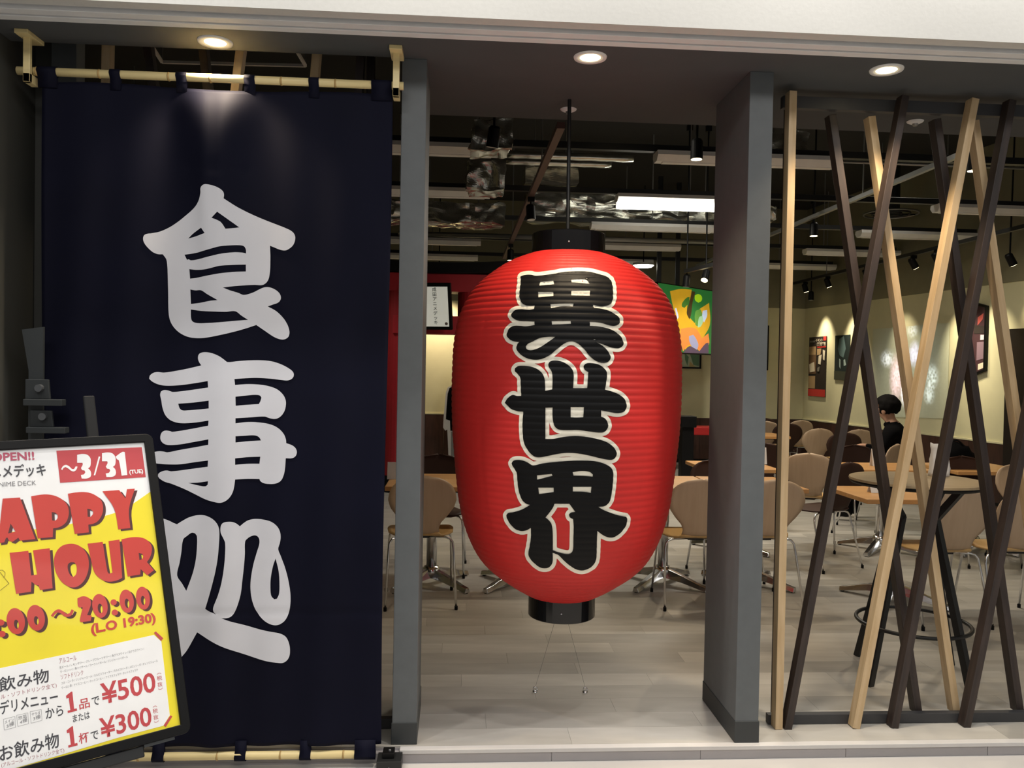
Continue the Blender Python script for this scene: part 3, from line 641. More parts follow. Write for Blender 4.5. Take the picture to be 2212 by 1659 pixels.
LET = [('letter', [cA([(38,978),(285,962),(505,1560),(285,1580),(262,1538),(180,1598),(130,1585),(105,1535),(85,1545),(60,1605),(-30,1620)]), cA([(150,1335),(222,1450),(115,1478)])]),
 ('letter', [cA([(445,945),(560,925),(660,918),(760,930),(850,965),(920,1015),(965,1075),(985,1150),(980,1230),(950,1310),(900,1360),(840,1390),(760,1405),(755,1530),(540,1548)]), cA([(740,1172),(790,1180),(828,1215),(822,1260),(790,1292),(745,1290)])]),
 ('letter', [cA([(972,908),(1080,890),(1200,883),(1300,900),(1390,945),(1450,1005),(1475,1080),(1472,1170),(1440,1250),(1390,1310),(1330,1340),(1265,1352),(1272,1462),(1070,1485)]), cA([(1250,1122),(1300,1135),(1335,1165),(1328,1205),(1295,1240),(1255,1238)])]),
 ('letter', [cB([(405,872),(645,855),(735,975),(757,843),(870,835),(785,1130),(805,1400),(632,1418),(572,1120)])]),
 ('letter', [cC([(122,322),(362,297),(398,612),(475,600),(422,290),(635,263),(672,776),(512,799),(490,735),(465,738),(402,690),(395,820),(205,848)])]),
 ('letter', [cC([(690,440),(700,360),(740,280),(800,230),(880,208),(960,212),(1040,250),(1100,320),(1130,400),(1135,490),(1120,580),(1080,670),(1020,735),(950,765),(880,755),(800,705),(740,625),(705,540)]), cC([(870,470),(900,445),(950,445),(975,480),(982,540),(970,600),(935,632),(900,610),(875,560),(865,510)])]),
 ('letter', [cD([(172,205),(365,182),(425,560),(445,590),(490,575),(440,172),(580,153),(615,640),(560,670),(480,690),(400,685),(330,650),(270,590),(235,500)])]),
 ('letter', [cD([(605,150),(720,125),(820,122),(900,140),(960,185),(992,245),(990,320),(965,390),(930,440),(1020,545),(935,610),(850,530),(845,600),(685,625)]), cD([(825,325),(870,335),(885,365),(870,400),(835,415)])])]
def oval(cx_, cy_, rx, ry, sk=0.0, n=18): return [(cx_+rx*math.cos(2*math.pi*k/n)+sk*ry*math.sin(2*math.pi*k/n), cy_+ry*math.sin(2*math.pi*k/n)) for k in range(n)]
def zero(f, x0, x1, y0, y1, hx0, hx1, hy0, hy1): return [f(oval((x0+x1)/2-8, (y0+y1)/2-6, (x1-x0)/2-14, (y1-y0)/2-10, .08)), f(oval((hx0+hx1)/2-8, (hy0+hy1)/2-6, (hx1-hx0)/2+8, (hy1-hy0)/2+6, .1))]
LET += [('digit', zero(cC, 78, 340, 1025, 1380, 195, 240, 1190, 1295)), ('digit', zero(cC, 340, 595, 985, 1335, 450, 495, 1145, 1245)),
 ('digit', zero(cD, 225, 450, 845, 1170, 318, 365, 985, 1095)), ('digit', zero(cD, 575, 785, 788, 1105, 665, 705, 920, 1030)), ('digit', zero(cD, 785, 990, 752, 1065, 870, 910, 885, 990)),
 ('digit', [cD([(42,905),(100,880),(160,885),(205,920),(215,970),(200,1030),(165,1120),(225,1125),(212,1192),(85,1210),(72,1185),(110,1020),(65,1022),(48,1000)])]),
 ('punctuation', [cD(oval(505, 955, 40, 38))]), ('punctuation', [cD(oval(520, 1085, 40, 38))]), ('punctuation', [cC(oval(10, 1215, 45, 40))]), ('punctuation', [cC(oval(25, 1360, 45, 40))]),
 ('punctuation', [cC([(650,1125),(700,1065),(750,1045),(800,1065),(850,1105),(890,1095),(915,1045),(945,1060),(920,1115),(880,1140),(830,1138),(780,1100),(740,1085),(705,1105),(680,1145)])]),
 ('digit', zero(cC, -190, 0, 1065, 1420, -105, -65, 1215, 1330))]
SHD = (e1*0.0068+e2*0.006)
for nm, cs in LET:
    a = flat(nm, cs, M_PR, 0.0014)
    s = a.copy(); s.data = a.data.copy(); s.data.materials.clear(); s.data.materials.append(M_PB); s.name = 'letter_shadow'; COL.objects.link(s); s.parent = poster
    for v in s.data.vertices: v.co += SHD-en*0.0003
th3 = [(1105,350),(1180,338),(1250,350),(1295,400),(1300,470),(1290,520),(1262,545),(1295,580),(1305,630),(1290,670),(1240,690),(1170,690),(1158,640),(1205,630),(1222,600),(1210,575),(1175,570),(1160,540),(1185,490),(1180,465),(1105,465)]
flat('date_digit', [cA(th3)], M_PW, 0.0014); flat('date_digit', [cA([(x+356, y-22) for x, y in th3])], M_PW, 0.0014)
flat('date_digit', [cB([(595,375),(690,308),(725,310),(762,640),(680,650),(640,430),(612,412)])], M_PW, 0.0014)
flat('date_mark', [cB([(352,372),(374,378),(303,642),(280,646)])], M_PW, 0.0014)
flat('date_mark', [cA([(875,555),(905,510),(945,495),(990,515),(1030,552),(1060,555),(1085,515),(1110,520),(1095,562),(1060,588),(1020,580),(975,545),(935,525),(905,545),(892,572)])], M_PW, 0.0014)
def stext(name, body, a, b, hpx, m, bold=0.0, h=0.0014):
    # flat lettering whose baseline runs a -> b (photo pixels) on the poster, capital height hpx (photo pixels)
    cu = bpy.data.curves.new(name, 'FONT'); cu.body = body; cu.offset = bold; cu.resolution_u = 3
    tmp = bpy.data.objects.new(name, cu); COL.objects.link(tmp); dg = bpy.context.evaluated_depsgraph_get()
    me = bpy.data.meshes.new_from_object(tmp.evaluated_get(dg)); bpy.data.objects.remove(tmp)
    co = np.array([v.co[:] for v in me.vertices]); lo = co.min(0); hi = co.max(0)
    A = sg(*a); B = sg(*b); du = (B-A); up_ = -(e2); 
    top = sg(a[0], a[1]-hpx); H = abs((top-A).dot(e2))
    x_ = (co[:, 0]-lo[0])/(hi[0]-lo[0]); y_ = (co[:, 1]-lo[1])/(hi[1]-lo[1])
    for v, x, y in zip(me.vertices, x_, y_): v.co = A+du*float(x)+up_*float(y)*H+en*h
    return link(name, me, m, poster)
def sE(nm, body, a, b, h, m, bold=0.0): return stext(nm, body, cE([a])[0], cE([b])[0], h/6.405, m, bold)
def sF(nm, body, a, b, h, m, bold=0.0): return stext(nm, body, cF([a])[0], cF([b])[0], h/6.407, m, bold)
def sA(nm, body, a, b, h, m, bold=0.0): return stext(nm, body, cA([a])[0], cA([b])[0], h/6.6375, m, bold)
sA('opening_text', 'OPEN!!', (-125, 446), (495, 421), 122, M_POP, 0.025)
sA('shop_name', 'アニメデッキ', (-290, 694), (662, 652), 190, M_PG, 0.018)
sA('shop_name_latin', 'ANIME DECK', (-95, 812), (520, 782), 66, M_PGL, 0.0)
stext('weekday', '(TUE)', cB([(795, 645)])[0], cB([(992, 628)])[0], 78/6.635, M_PW, 0.03)
stext('last_order', '(L.O 19:30)', cD([(225, 1395)])[0], cD([(1052, 1240)])[0], 165/5.923, M_PR, 0.04)
sE('drinks_heading', 'お飲み物', (-240, 668), (685, 475), 215, M_PG, 0.012)
sE('drinks_note', '(アルコール・ソフトドリンク全て)', (-300, 790), (785, 552), 80, M_PPK)
sE('menu_text', 'デリメニュー', (5, 925), (806, 755), 190, M_PG, 0.016)
sE('menu_text', 'から', (635, 985), (878, 925), 150, M_PG, 0.012)
one = [(912,662),(930,645),(985,603),(1000,603),(1024,842),(1060,833),(1066,866),(938,899),(934,868),(972,858),(950,690),(918,698)]
flat('count_digit', [cE(one)], M_PRR, 0.0014, sm=False)
sE('count_word', '品', (1100, 853), (1245, 820), 140, M_PRR, 0.01)
sE('particle', 'で', (1275, 803), (1380, 778), 120, M_PG, 0.01)
sE('or_text', 'または', (1010, 1030), (1245, 972), 105, M_PG, 0.01)
flat('count_digit', [cE([(x+8, y+479) for x, y in one])], M_PRR, 0.0014, sm=False)
sE('count_word', '杯', (1095, 1332), (1240, 1294), 150, M_PRR, 0.01)
sE('particle', 'で', (1260, 1278), (1368, 1252), 120, M_PG, 0.01)
sE('drinks_heading', 'お飲み物', (0, 1585), (825, 1378), 235, M_PG, 0.012)
sE('drinks_note', '(アルコール・ソフトドリンク全て)', (20, 1662), (890, 1448), 75, M_PPK)
sE('list_heading', 'アルコール', (820, 217), (1060, 168), 72, M_PPK)
sF('drinks_list', '生ビール / レモンサワー / グレープフルーツサワー / 赤グラスワイン / 白グラスワイン /', (55, 290), (1225, 25), 38, M_PGL)
sF('drinks_list', 'ウーロンハイ / 角ハイボール / コークハイボール / ジンジャーハイボール', (65, 348), (1000, 137), 38, M_PGL)
sF('list_heading', 'ソフトドリンク', (75, 438), (385, 372), 72, M_PPK)
sF('drinks_list', 'コカ・コーラ / ジンジャーエール / カルピスウォーター / カルピスソーダ / メロンソーダ / オレンジジュース', (80, 506), (1412, 192), 38, M_PGL)
sF('drinks_list', 'ウーロン茶 / アイスコーヒー / ホットコーヒー / アイスカフェラテ / ホットカフェラテ', (85, 570), (1140, 318), 38, M_PGL)
sF('price', '¥500', (640, 790), (1395, 598), 300, M_PRR, 0.018)
sF('price', '¥300', (625, 1262), (1340, 1066), 290, M_PRR, 0.018)
for dx, dy in ((0, 0), (-58, 455)):
    sF('tax_mark', '︵', (1402+dx, 372+dy), (1462+dx, 358+dy), 22, M_PRR)
    sF('tax_mark', '税', (1405+dx, 455+dy), (1475+dx, 438+dy), 66, M_PRR)
    sF('tax_mark', '抜', (1414+dx, 542+dy), (1482+dx, 526+dy), 66, M_PRR)
    sF('tax_mark', '︶', (1420+dx, 582+dy), (1486+dx, 566+dy), 22, M_PRR)
for (q_, t1, t2) in (([(45, 985), (205, 945), (215, 1095), (60, 1135)], 'メイン', '3種'), ([(230, 930), (385, 895), (395, 1045), (245, 1085)], '惣菜', '4種'), ([(415, 880), (570, 850), (580, 1000), (430, 1040)], 'サラダ', '3種')):
    pts = [sg(u, v, 0.0013) for u, v in cE(q_)]; m = MB()
    for i in range(4): m.bar(pts[i], pts[(i+1) % 4], 0.0006, 0.0002, en)
    m.build('choice_box', M_PGL, poster)
    x0, y0 = q_[0]; x1, y1 = q_[1]
    sE('choice_text', t1, (x0+22, y0+66), (x1-12, y1+66), 48, M_PGL); sE('choice_text', t2, (x0+45, y0+128), (x1-8, y1+118), 55, M_PGL)
mug = [sg(u, v, 0.0014) for u, v in cC([(-80, 640), (0, 570), (115, 715), (0, 805), (-60, 845)])]; m = MB()
for a, b in zip(mug, mug[1:]): m.bar(a, b, 0.0012, 0.0003, en)
hd = [sg(u, v, 0.0014) for u, v in cC([(-15, 555), (10, 543), (35, 545), (65, 575), (62, 615), (45, 640)])]
for a, b in zip(hd, hd[1:]): m.bar(a, b, 0.0012, 0.0003, en)
m.build('mug_drawing', mat('mug_ink', (150, 130, 30), 0.5), poster)
# stand behind and below the framed poster
hz = Vector((en.x, en.y, 0)).normalized(); hx = Vector((e1.x, e1.y, 0)).normalized()
def gz(p, z): return Vector((p.x, p.y, z))
mid = sp(PWD/2, PHT*0.5, -0.03)
ctr = gz(sp(PWD/2, PHT*0.75, -0.10), ZO)
MB().bar(sp(0.10, PHT+0.042, -0.012), sp(PWD-0.02, PHT+0.042, -0.012), 0.03, 0.024, en).build('lower_tray', M_BLACKM, sign, bevel=0.003)
MB().bar(sp(0.02, PHT+0.030, 0.002), sp(0.10, PHT+0.030, 0.002), 0.008, 0.006, en).build('tray_clip', M_GREYM, sign)
MB().bar(sp(PWD/2, 0.1, -0.035), gz(sp(PWD/2, PHT, -0.10), ZO+0.05), 0.035, 0.02, hz).build('post', M_BLACKM, sign, bevel=0.003)
bp_ = gz(sp(PWD/2, PHT, -0.10), ZO)
MB().prism([bp_+hx*0.26+hz*0.2, bp_-hx*0.26+hz*0.2, bp_-hx*0.26-hz*0.22, bp_+hx*0.26-hz*0.22], (0, 0, 0.018)).build('base_plate', M_BLACKM, sign, bevel=0.004)
MB().bar(bp_+Vector((0, 0, .018)), bp_+Vector((0, 0, .12)), 0.05, 0.04, hz).build('post_socket', M_BLACKM, sign, bevel=0.003)
# upright bar that shows above the sign, leaning like the poster
ub_ = onplane(196, 900, sp(0, 0, -0.03), en)
MB().bar(ub_-e2*0.068, ub_+e2*0.35, 0.032, 0.012, en).build('rear_upright', mat('upright_paint', (32, 32, 33), 0.6, spec=0.2), sign, bevel=0.004)

# ================================================================ STEEL POST BESIDE THE CURTAIN, BOLT BOX AT THE STEP
fa = mat('steel_post_paint', (46, 49, 50), 0.5)
PYY = 3.13
def pq(u, v): return ony(u, v, PYY)
x0, x1 = pq(62, 760).x, pq(93, 760).x
t = thing('steel_post', 'dark flat steel post with two bolted angle brackets beside the curtain edge', 'steel post', ((x0+x1)/2, PYY, ZO))
MB().prism([(pq(47, 712).x, PYY, pq(47, 712).z), (x1, PYY, pq(90, 706).z), (x1, PYY, ZO), (x0, PYY, ZO), (x0, PYY, pq(62, 800).z)], (0, 0.012, 0)).build('flat_bar', fa, t)
for va, vb, ua, ub, vf, uf0, uf1, bu, bv in ((819, 862, 58, 111, 875, 60, 143, 91, 838), (886, 922, 68, 118, 934, 66, 150, 99, 899)):
    a_, b_ = pq(ua, va), pq(ub, vb)
    MB().prism([(a_.x, PYY-0.012, a_.z), (b_.x-0.006, PYY-0.012, a_.z), (b_.x, PYY-0.012, b_.z), (a_.x, PYY-0.012, b_.z)], (0, 0.0115, 0)).build('bracket_plate', fa, t, bevel=0.002)
    MB().box((pq(uf0, vf).x, PYY-0.035, pq(uf0, vf).z), (pq(uf1, vf).x, PYY-0.0005, b_.z)).build('flange', fa, t, bevel=0.002)
    c_ = pq(bu, bv); MB().tube([(c_.x, PYY-0.012, c_.z), (c_.x, PYY-0.030, c_.z)], 0.0135, 12).build('bolt', mat('dull_bolt', (96, 98, 100), 0.45, metal=0.5), t)
cf = thing('ceiling_frame', 'thin pale metal frame under the raised ceiling behind the navy curtain', 'metal frame', (-0.95, 3.8, 2.93))
fz = [ony(350, 134, 3.85), ony(660, 142, 3.85)]
MB().bar(fz[0], fz[1], 0.012, 0.012).build('front_bar', M_FIXT, cf)
for p_, dx in ((fz[0], 0.06), (fz[1], 0.0)): MB().bar(p_, p_+Vector((dx, -0.38, -0.02)), 0.012, 0.012, (1, 0, 0)).build('side_bar', M_FIXT, cf); MB().tube([p_, Vector((p_.x, p_.y, ZR))], 0.004, 6).build('hanger', M_STEEL, cf)
b0 = ony(813, 1640, 3.14); b1 = ony(867, 1640, 3.14)
t = thing('bolt_box', 'black steel anchor box with two bolts standing at the end of the step', 'anchor box', ((b0.x+b1.x)/2, 3.17, ZO))
box('casing', (b0.x, 3.14, ZO), (b1.x, 3.222, -0.004), M_BLACKM, t, 0.002)
box('latch_plate', (b0.x+0.02, 3.165, -0.004), (b1.x-0.03, 3.222, 0.016), M_BLACK, t, 0.002)
cxm = (b0.x+b1.x)/2
MB().tube([(cxm, 3.141, -0.03), (cxm, 3.134, -0.03)], 0.0045, 12).build('bolt', M_BOLT, t)
MB().tube([(cxm, 3.19, 0.016), (cxm, 3.19, 0.02)], 0.005, 12).build('bolt', M_BOLT, t)
# ================================================================ CEILING SERVICES
ROWS = [6.3, 7.85, 9.4, 10.9, 12.45]; COLX = [(-1.16, 0.28), (1.49, 2.93), (4.64, 6.06)]
ZF = 3.10
for i, y in enumerate(ROWS):
    tray = tag(box('lighting_track', (-4.5, y-0.03, ZF+0.075), (min(wx(y)-0.1, 6.15), y+0.03, ZF+0.125), M_BLACKM), 'long black lighting track hung below the dark ceiling over a row of batten lamps', 'lighting track', 'tracks above the batten lamps')
    for xr in (-3.0, -0.4, 2.2, 4.9):
        MB().tube([(xr, y, ZF+0.12), (xr, y, 4.2)], 0.006, 6).build('hanger', M_STEEL, tray)
    for j, (x0, x1) in enumerate(COLX):
        if x1 > wx(y)-0.05: x1 = wx(y)-0.06
        lit = (i == 1 and j == 1)
        t = thing('batten_light', 'lit white batten lamp glowing below the dark ceiling' if lit else 'unlit white batten lamp hung below a black ceiling track', 'batten light', ((x0+x1)/2, y, ZF+0.075), 0, None if lit else 'unlit batten lamps under the ceiling')
        m = MB(); sec = [(-0.075, 0.075), (0.075, 0.075), (0.085, 0.04), (0.045, 0.0), (-0.045, 0.0), (-0.085, 0.04)]
        m.prism([(x0, y+a, ZF+b) for a, b in sec], (x1-x0, 0, 0)); m.build('housing', M_FIXT, t)
        if lit:
            MB().prism([(x0+.01, y+a, ZF+b) for a, b in ((-0.06, 0.0), (-0.075, -0.03), (-0.05, -0.055), (0.05, -0.055), (0.075, -0.03), (0.06, 0.0))], (x1-x0-.02, 0, 0)).build('diffuser', M_LED, t)
            lamp('batten_lamp', 'AREA', ((x0+x1)/2, y, ZF-0.07), 45, (1, 0.93, 0.80), ((x0+x1)/2, y, 0), shape='RECTANGLE', size=1.3, size_y=0.1)
        else: MB().box((x0+.05, y-.03, ZF-.008), (x1-.05, y+.03, ZF)).build('lamp_strip', M_FIXT, t)
def foil_box(name, a, b, label, n=15, amp=0.035, group=None):
    a = Vector(a); b = Vector(b); bm = bmesh.new(); bmesh.ops.create_cube(bm, size=1.0)
    bmesh.ops.subdivide_edges(bm, edges=bm.edges[:], cuts=n, use_grid_fill=True)
    c = (a+b)/2; d = b-a
    for v in bm.verts:
        p = Vector((v.co.x*d.x, v.co.y*d.y, v.co.z*d.z)); q = p+c
        k = noise.noise_vector(q*5.0)*amp*1.2+noise.noise_vector(q*13.0)*amp*0.6
        v.co = q+k
    me = bpy.data.meshes.new(name); bm.to_mesh(me); bm.free()
    o = tag(link(name, me, M_FOIL), label, 'duct', group)
    for f in (0.2, 0.8): MB().tube([(a.x+d.x*f, c.y, b.z-0.03), (a.x+d.x*f, c.y, 4.2)], 0.006, 6).build('hanger', M_STEEL, o)
    return o
def pz(u, v, y): return ony(u, v, y)
a = pz(1012, 405, 7.2); b = pz(1090, 345, 7.2)
foil_box('foil_duct', (a.x, 7.2, a.z), (b.x, 7.6, b.z), 'crumpled foil wrapped box duct hanging beside the cable track')
a = pz(1018, 318, 5.7); b = pz(1110, 262, 5.7)
foil_box('foil_duct', (a.x, 5.7, a.z), (b.x, 5.95, b.z), 'crumpled foil wrapped duct stub just inside the soffit edge near the lantern rod')
a = pz(925, 478, 8.8); b = pz(1092, 440, 8.8)
foil_box('foil_duct', (a.x-0.6, 8.8, a.z), (b.x, 9.2, b.z), 'low crumpled foil duct crossing behind the grey curtain pillar', 22)
a = pz(1140, 468, 9.7); b = pz(1560, 425, 9.7)
foil_box('foil_duct', (a.x, 9.7, a.z), (b.x+0.4, 10.1, b.z), 'long crumpled foil duct above the lantern collar', 26)
a = pz(1668, 338, 6.6); b = pz(1752, 288, 6.6)
foil_box('foil_duct', (a.x, 6.6, a.z), (b.x, 6.9, b.z), 'crumpled foil wrapped duct stub beyond the lattice pillar')
a = pz(1640, 462, 9.0); b = pz(1700, 432, 9.0)
foil_box('foil_duct', (a.x, 9.3, a.z), (b.x, 9.6, b.z), 'small crumpled foil duct end beyond the timber screen upright')
for v, u0, u1, y, r_, lb in ((338, 1090, 1368, 7.4, 0.032, 'long foil wrapped pipe below the ceiling, upper of two'), (352, 1090, 1320, 7.6, 0.03, 'foil wrapped pipe below the ceiling, lower of two'), (515, 860, 1640, 10.2, 0.028, 'long galvanised pipe running across the ceiling behind the lantern collar'), (432, 1740, 2300, 8.6, 0.014, 'thin galvanised conduit crossing behind the timber screen'), (358, 1820, 2300, 7.0, 0.012, 'thin galvanised conduit crossing high behind the timber screen')):
    a = pz(u0, v-8, y); b = pz(u1, v+8, y)
    b.z = a.z = (a.z+b.z)/2; b.y = a.y
    n = 12 if r_ > 0.029 else 2
    pts = [a.lerp(b, k/n) for k in range(n+1)]
    tag(MB().tube(pts, [r_*(1+0.12*(k % 2)) for k in range(n+1)], 12).build('ceiling_pipe', M_FOIL if r_ > 0.029 else M_STEEL, None, smooth=True), lb, 'pipe')
a = pz(1135, 392, 7.7); b = pz(1250, 362, 7.7)
foil_box('grey_duct', (a.x, 7.7, a.z), (b.x, 8.1, b.z), 'grey rectangular air duct hanging below two foil pipes', 8, 0.008)
c = pz(1925, 462, 10.15)
t = thing('ring_diffuser', 'round ceiling air diffuser of concentric rings behind the timber screen', 'air diffuser', c)
for r_ in (0.12, 0.22, 0.32): MB().tube([(c.x+r_*math.cos(k*math.pi/16), c.y+r_*math.sin(k*math.pi/16), c.z) for k in range(33)], 0.012, 6).build('ring', M_BLACKM if r_ < .3 else M_STEEL, t, smooth=True)
MB().tube([(c.x, c.y, c.z), (c.x, c.y, 4.2)], 0.1, 16).build('duct_neck', M_BLACKM, t)
for x_ in (1,): MB().bar((c.x-0.32, c.y, c.z), (c.x+0.32, c.y, c.z), 0.015, 0.015).build('cross_bar', M_BLACKM, t)
# cable track running away from the entrance, and a pipe further right
def rail(name, x, z, y0, y1, w_, h_, m, lab, cat):
    return tag(box(name, (x-w_/2, y0, z-h_/2), (x+w_/2, y1, z+h_/2), m), lab, cat)
a = onz(1192, 290, 3.12)
rl = rail('cable_track', a.x, 3.03, 5.2, 11.5, 0.05, 0.04, mat('brown_track', (120, 92, 86), 0.4, metal=0.4), 'brown grey ceiling track running back beside the lantern rod', 'ceiling track')
for y in (6.4, 9.8): MB().tube([(a.x, y, 3.04), (a.x, y, 4.2)], 0.006, 6).build('hanger', M_STEEL, rl)
b = onz(2060, 340, 3.05)
rl2 = rail('pipe_run', b.x, 3.05, 5.6, 12.0, 0.035, 0.035, M_STEEL, 'galvanised pipe running back below the ceiling beyond the timber screen', 'pipe')
for y in (7.0, 11.0): MB().tube([(b.x, y, 3.06), (b.x, y, 4.2)], 0.006, 6).build('hanger', M_STEEL, rl2)
XT = 5.45
rl3 = rail('wall_track', XT, 2.96, 5.0, 13.2, 0.04, 0.04, M_BLACKM, 'black spotlight track running along the poster wall', 'spotlight track')
for y in (6.0, 9.0, 12.0): MB().tube([(XT, y, 2.97), (XT, y, 4.2)], 0.006, 6).build('hanger', M_STEEL, rl3)
# ---- spotlights
ADDED_SPOTS = 'added unseen spotlights below the ceiling'
def spot(p, aim, label, lit=True, energy=0, size=1.2, col=WARM, blend=0.5, up=None, group=None, soft=0.03):
    p = Vector(p); d = (Vector(aim)-p).normalized()
    if up is None: up = 4.14-p.z
    t = thing('track_spotlight', label, 'spotlight', p+Vector((0, 0, up)), 0, group)
    MB().tube([p-d*0.075, p-d*0.06, p+d*0.055, p+d*0.06], [0.03, 0.04, 0.042, 0.042], 20).build('lamp_head', M_BLACK, t, smooth=False)
    MB().tube([p+d*0.0605, p+d*0.062], 0.036, 20).build('lens', M_LEDW if lit else M_FIXT, t)
    MB().tube([p-d*0.03, p+Vector((0, 0, up))], 0.009, 8).build('stem', M_BLACK, t)
    MB().box((p.x-.03, p.y-.02, p.z+up), (p.x+.03, p.y+.02, p.z+up+(0.06 if up > 0.5 else 0.04))).build('adapter', M_BLACK, t)
    if energy: lamp('spot_lamp', 'SPOT', p+d*0.075, energy, col, p+d*2, spot_size=size, spot_blend=blend, shadow_soft_size=soft)
    return t
a1 = onz(1128, 445, 2.93); a2 = onz(1090, 541, 2.93)
spot((a.x, a1.y, 2.87), (a.x+.2, a1.y-.3, 0), 'unlit black spotlight on the ceiling track, nearer the lantern rod', False, up=0.10)
spot((a.x, a2.y, 2.87), (a.x, a2.y, 0), 'lit black spotlight at the far end of the brown ceiling track', True, 60, 1.6, up=0.10)
s1 = onz(1505, 325, 3.0)
spot(s1, (s1.x, s1.y, 0), 'lit black spotlight just past the soffit edge beside the lattice pillar', True, 45, 1.9)
s2 = onz(1066, 298, 3.0)
spot(s2, (s2.x-.4, s2.y+.6, 0), 'tilted black spotlight in front of the foil duct stub', False)
s3 = onz(1758, 497, 2.95); spot(s3, (s3.x, s3.y, 0), 'lit black spotlight hanging between two batten lamps beyond the timber screen', True, 60, 1.8)
s4 = onz(2103, 350, 2.95); spot(s4, (s4.x, s4.y, 0), 'lit black spotlight high beyond the light crossing slats', True, 50, 1.9)
s5 = onz(2184, 562, 2.75); spot(s5, (s5.x+.9, s5.y, 1.2), 'lit black spotlight near the dark door on the poster wall', True, 16, 1.0)
for u, v, lb in ((1483, 608, 'black spotlight above the hanging television, aimed straight down'), (1524, 596, 'tilted lit black spotlight beside the hanging television')):
    q = ony(u, v, 9.0); spot(q, (q.x-.2, q.y+.1, 0) if u < 1500 else (q.x-.6, q.y-.8, 1.0), lb, u > 1500, 40 if u > 1500 else 0, 1.6)
rl4 = ony(1500, 585, 9.0); tag(MB().bar(ony(1480, 598, 9.0)+Vector((0, 0, .06)), ony(1640, 560, 7.6)+Vector((0, 0, .05)), 0.04, 0.04, (0, 0, 1)).build('spot_bar', M_BLACKM), 'black lighting bar with two spotlights beside the hanging television', 'lighting bar')
for i, (u, en_) in enumerate(((1783, 120), (1846, 120), (1955, 50), (2085, 120), (2150, 100))):
    w_ = onwall(u, 790)
    p = Vector((XT, w_.y, 2.84)); 
    spot(p, (w_.x, w_.y, 1.75), 'black track spotlight washing the cream poster wall', en_ > 0, en_, 0.85, (1, 0.86, 0.62), 0.9, 0.06, 'spotlights on the wall track')
for u, v in ((1752, 640),):
    p = ony(u, v, 12.6); spot(p, (p.x, p.y, 0), 'black spotlight near the far corner of the cream walls', False)
# wash on the back wall behind the torii
spot((-0.3, 12.7, 2.75), (-0.28, 13.4, 1.9), 'lit black spotlight behind the torii washing the far wall', True, 110, 1.5, WARM, 0.8)
# general interior light: spotlights added out of view to brighten the dining room
for x, y, z_, e_ in ((-1.5, 9.0, 3.0, 45), (1.2, 5.6, 3.4, 26), (3.8, 11.2, 3.0, 100), (3.4, 5.4, 3.4, 30), (2.3, 8.2, 4.05, 55), (4.6, 8.2, 4.05, 60)):
    spot((x, y, z_), (x, y, 0), 'added unseen black ceiling spotlight aimed down at the dining tables', True, e_, 2.3, (1, 0.93, 0.80), 0.7, None, ADDED_SPOTS, 0.06)

p = ony(1390, 573, 12.0)
t = thing('round_ceiling_lamp', 'round lit white ceiling lamp hanging behind the shoulder of the red lantern', 'ceiling lamp', (p.x, p.y, p.z))
MB().lathe([(0.0, -0.03), (0.12, -0.028), (0.15, -0.005), (0.15, 0.0)], p, 32).build('diffuser', M_LED, t, smooth=True)
MB().lathe([(0.152, -0.004), (0.155, 0.03), (0.0, 0.04)], p, 32).build('housing', M_FIXT, t, smooth=True)
MB().tube([(p.x, p.y, p.z+0.03), (p.x, p.y, 4.2)], 0.008, 8).build('stem', M_BLACK, t)
# ================================================================ TORII AND BACK OF THE ROOM
TY = 10.0; txl, txr = -0.70, 0.165; tc = -0.25
tor = thing('torii_gate', 'red torii gate with black top beam standing inside the restaurant', 'torii gate', (tc, TY, 0))
for x in (txl, txr):
    MB().tube([(x, TY, 0.0), (x, TY, 2.45)], [0.178, 0.172], 28).build('post', M_TORII, tor, smooth=False)
    MB().tube([(x, TY, 0.0), (x, TY, 0.2)], 0.185, 28).build('post_foot', M_BLACK, tor)
MB().box((tc-0.98, TY-0.17, 2.39), (tc+0.98, TY+0.17, 2.60)).build('red_lintel', M_TORII, tor, bevel=0.004)
pts = [(tc+1.1*s, 2.60+0.06*s*s) for s in (-1, -.75, -.5, -.25, 0, .25, .5, .75, 1)]
MB().prism([(x, TY-0.22, z) for x, z in pts]+[(x, TY-0.22, z+0.13) for x, z in pts[::-1]], (0, 0.44, 0)).build('black_top_beam', M_BLACK, tor, bevel=0.004)
MB().box((tc-0.515, TY-0.20, 1.885), (tc+0.515, TY+0.06, 2.10)).build('tie_beam', M_TORII, tor, bevel=0.004)
# plaque leaning forward from the lintel
pc = thing('name_plaque', 'white vertical name plaque in a black frame leaning out from the torii', 'plaque', (tc, TY-0.30, 1.93))
pc.rotation_euler = (math.radians(14), 0, math.radians(-14))
MB().box((-0.19, 0.0, 0), (0.19, 0.05, 0.545)).build('plaque_frame', M_BLACK, pc, world=False, bevel=0.004)
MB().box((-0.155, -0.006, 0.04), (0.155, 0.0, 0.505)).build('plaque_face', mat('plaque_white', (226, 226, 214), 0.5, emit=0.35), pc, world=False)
for i, ch in enumerate('成田アニメデッキ'):
    cu = bpy.data.curves.new('plaque_character', 'FONT'); cu.body = ch; cu.offset = 0.0006; cu.align_x = 'CENTER'; cu.align_y = 'CENTER'; cu.size = 0.052
    tmp = bpy.data.objects.new('plaque_character', cu); COL.objects.link(tmp)
    me = bpy.data.meshes.new_from_object(tmp.evaluated_get(bpy.context.evaluated_depsgraph_get())); bpy.data.objects.remove(tmp)
    o = link('plaque_character', me, M_PG, pc, world=False); o.location = (0.0, -0.008, 0.47-i*0.055); o.rotation_euler = (math.pi/2, 0, 0)
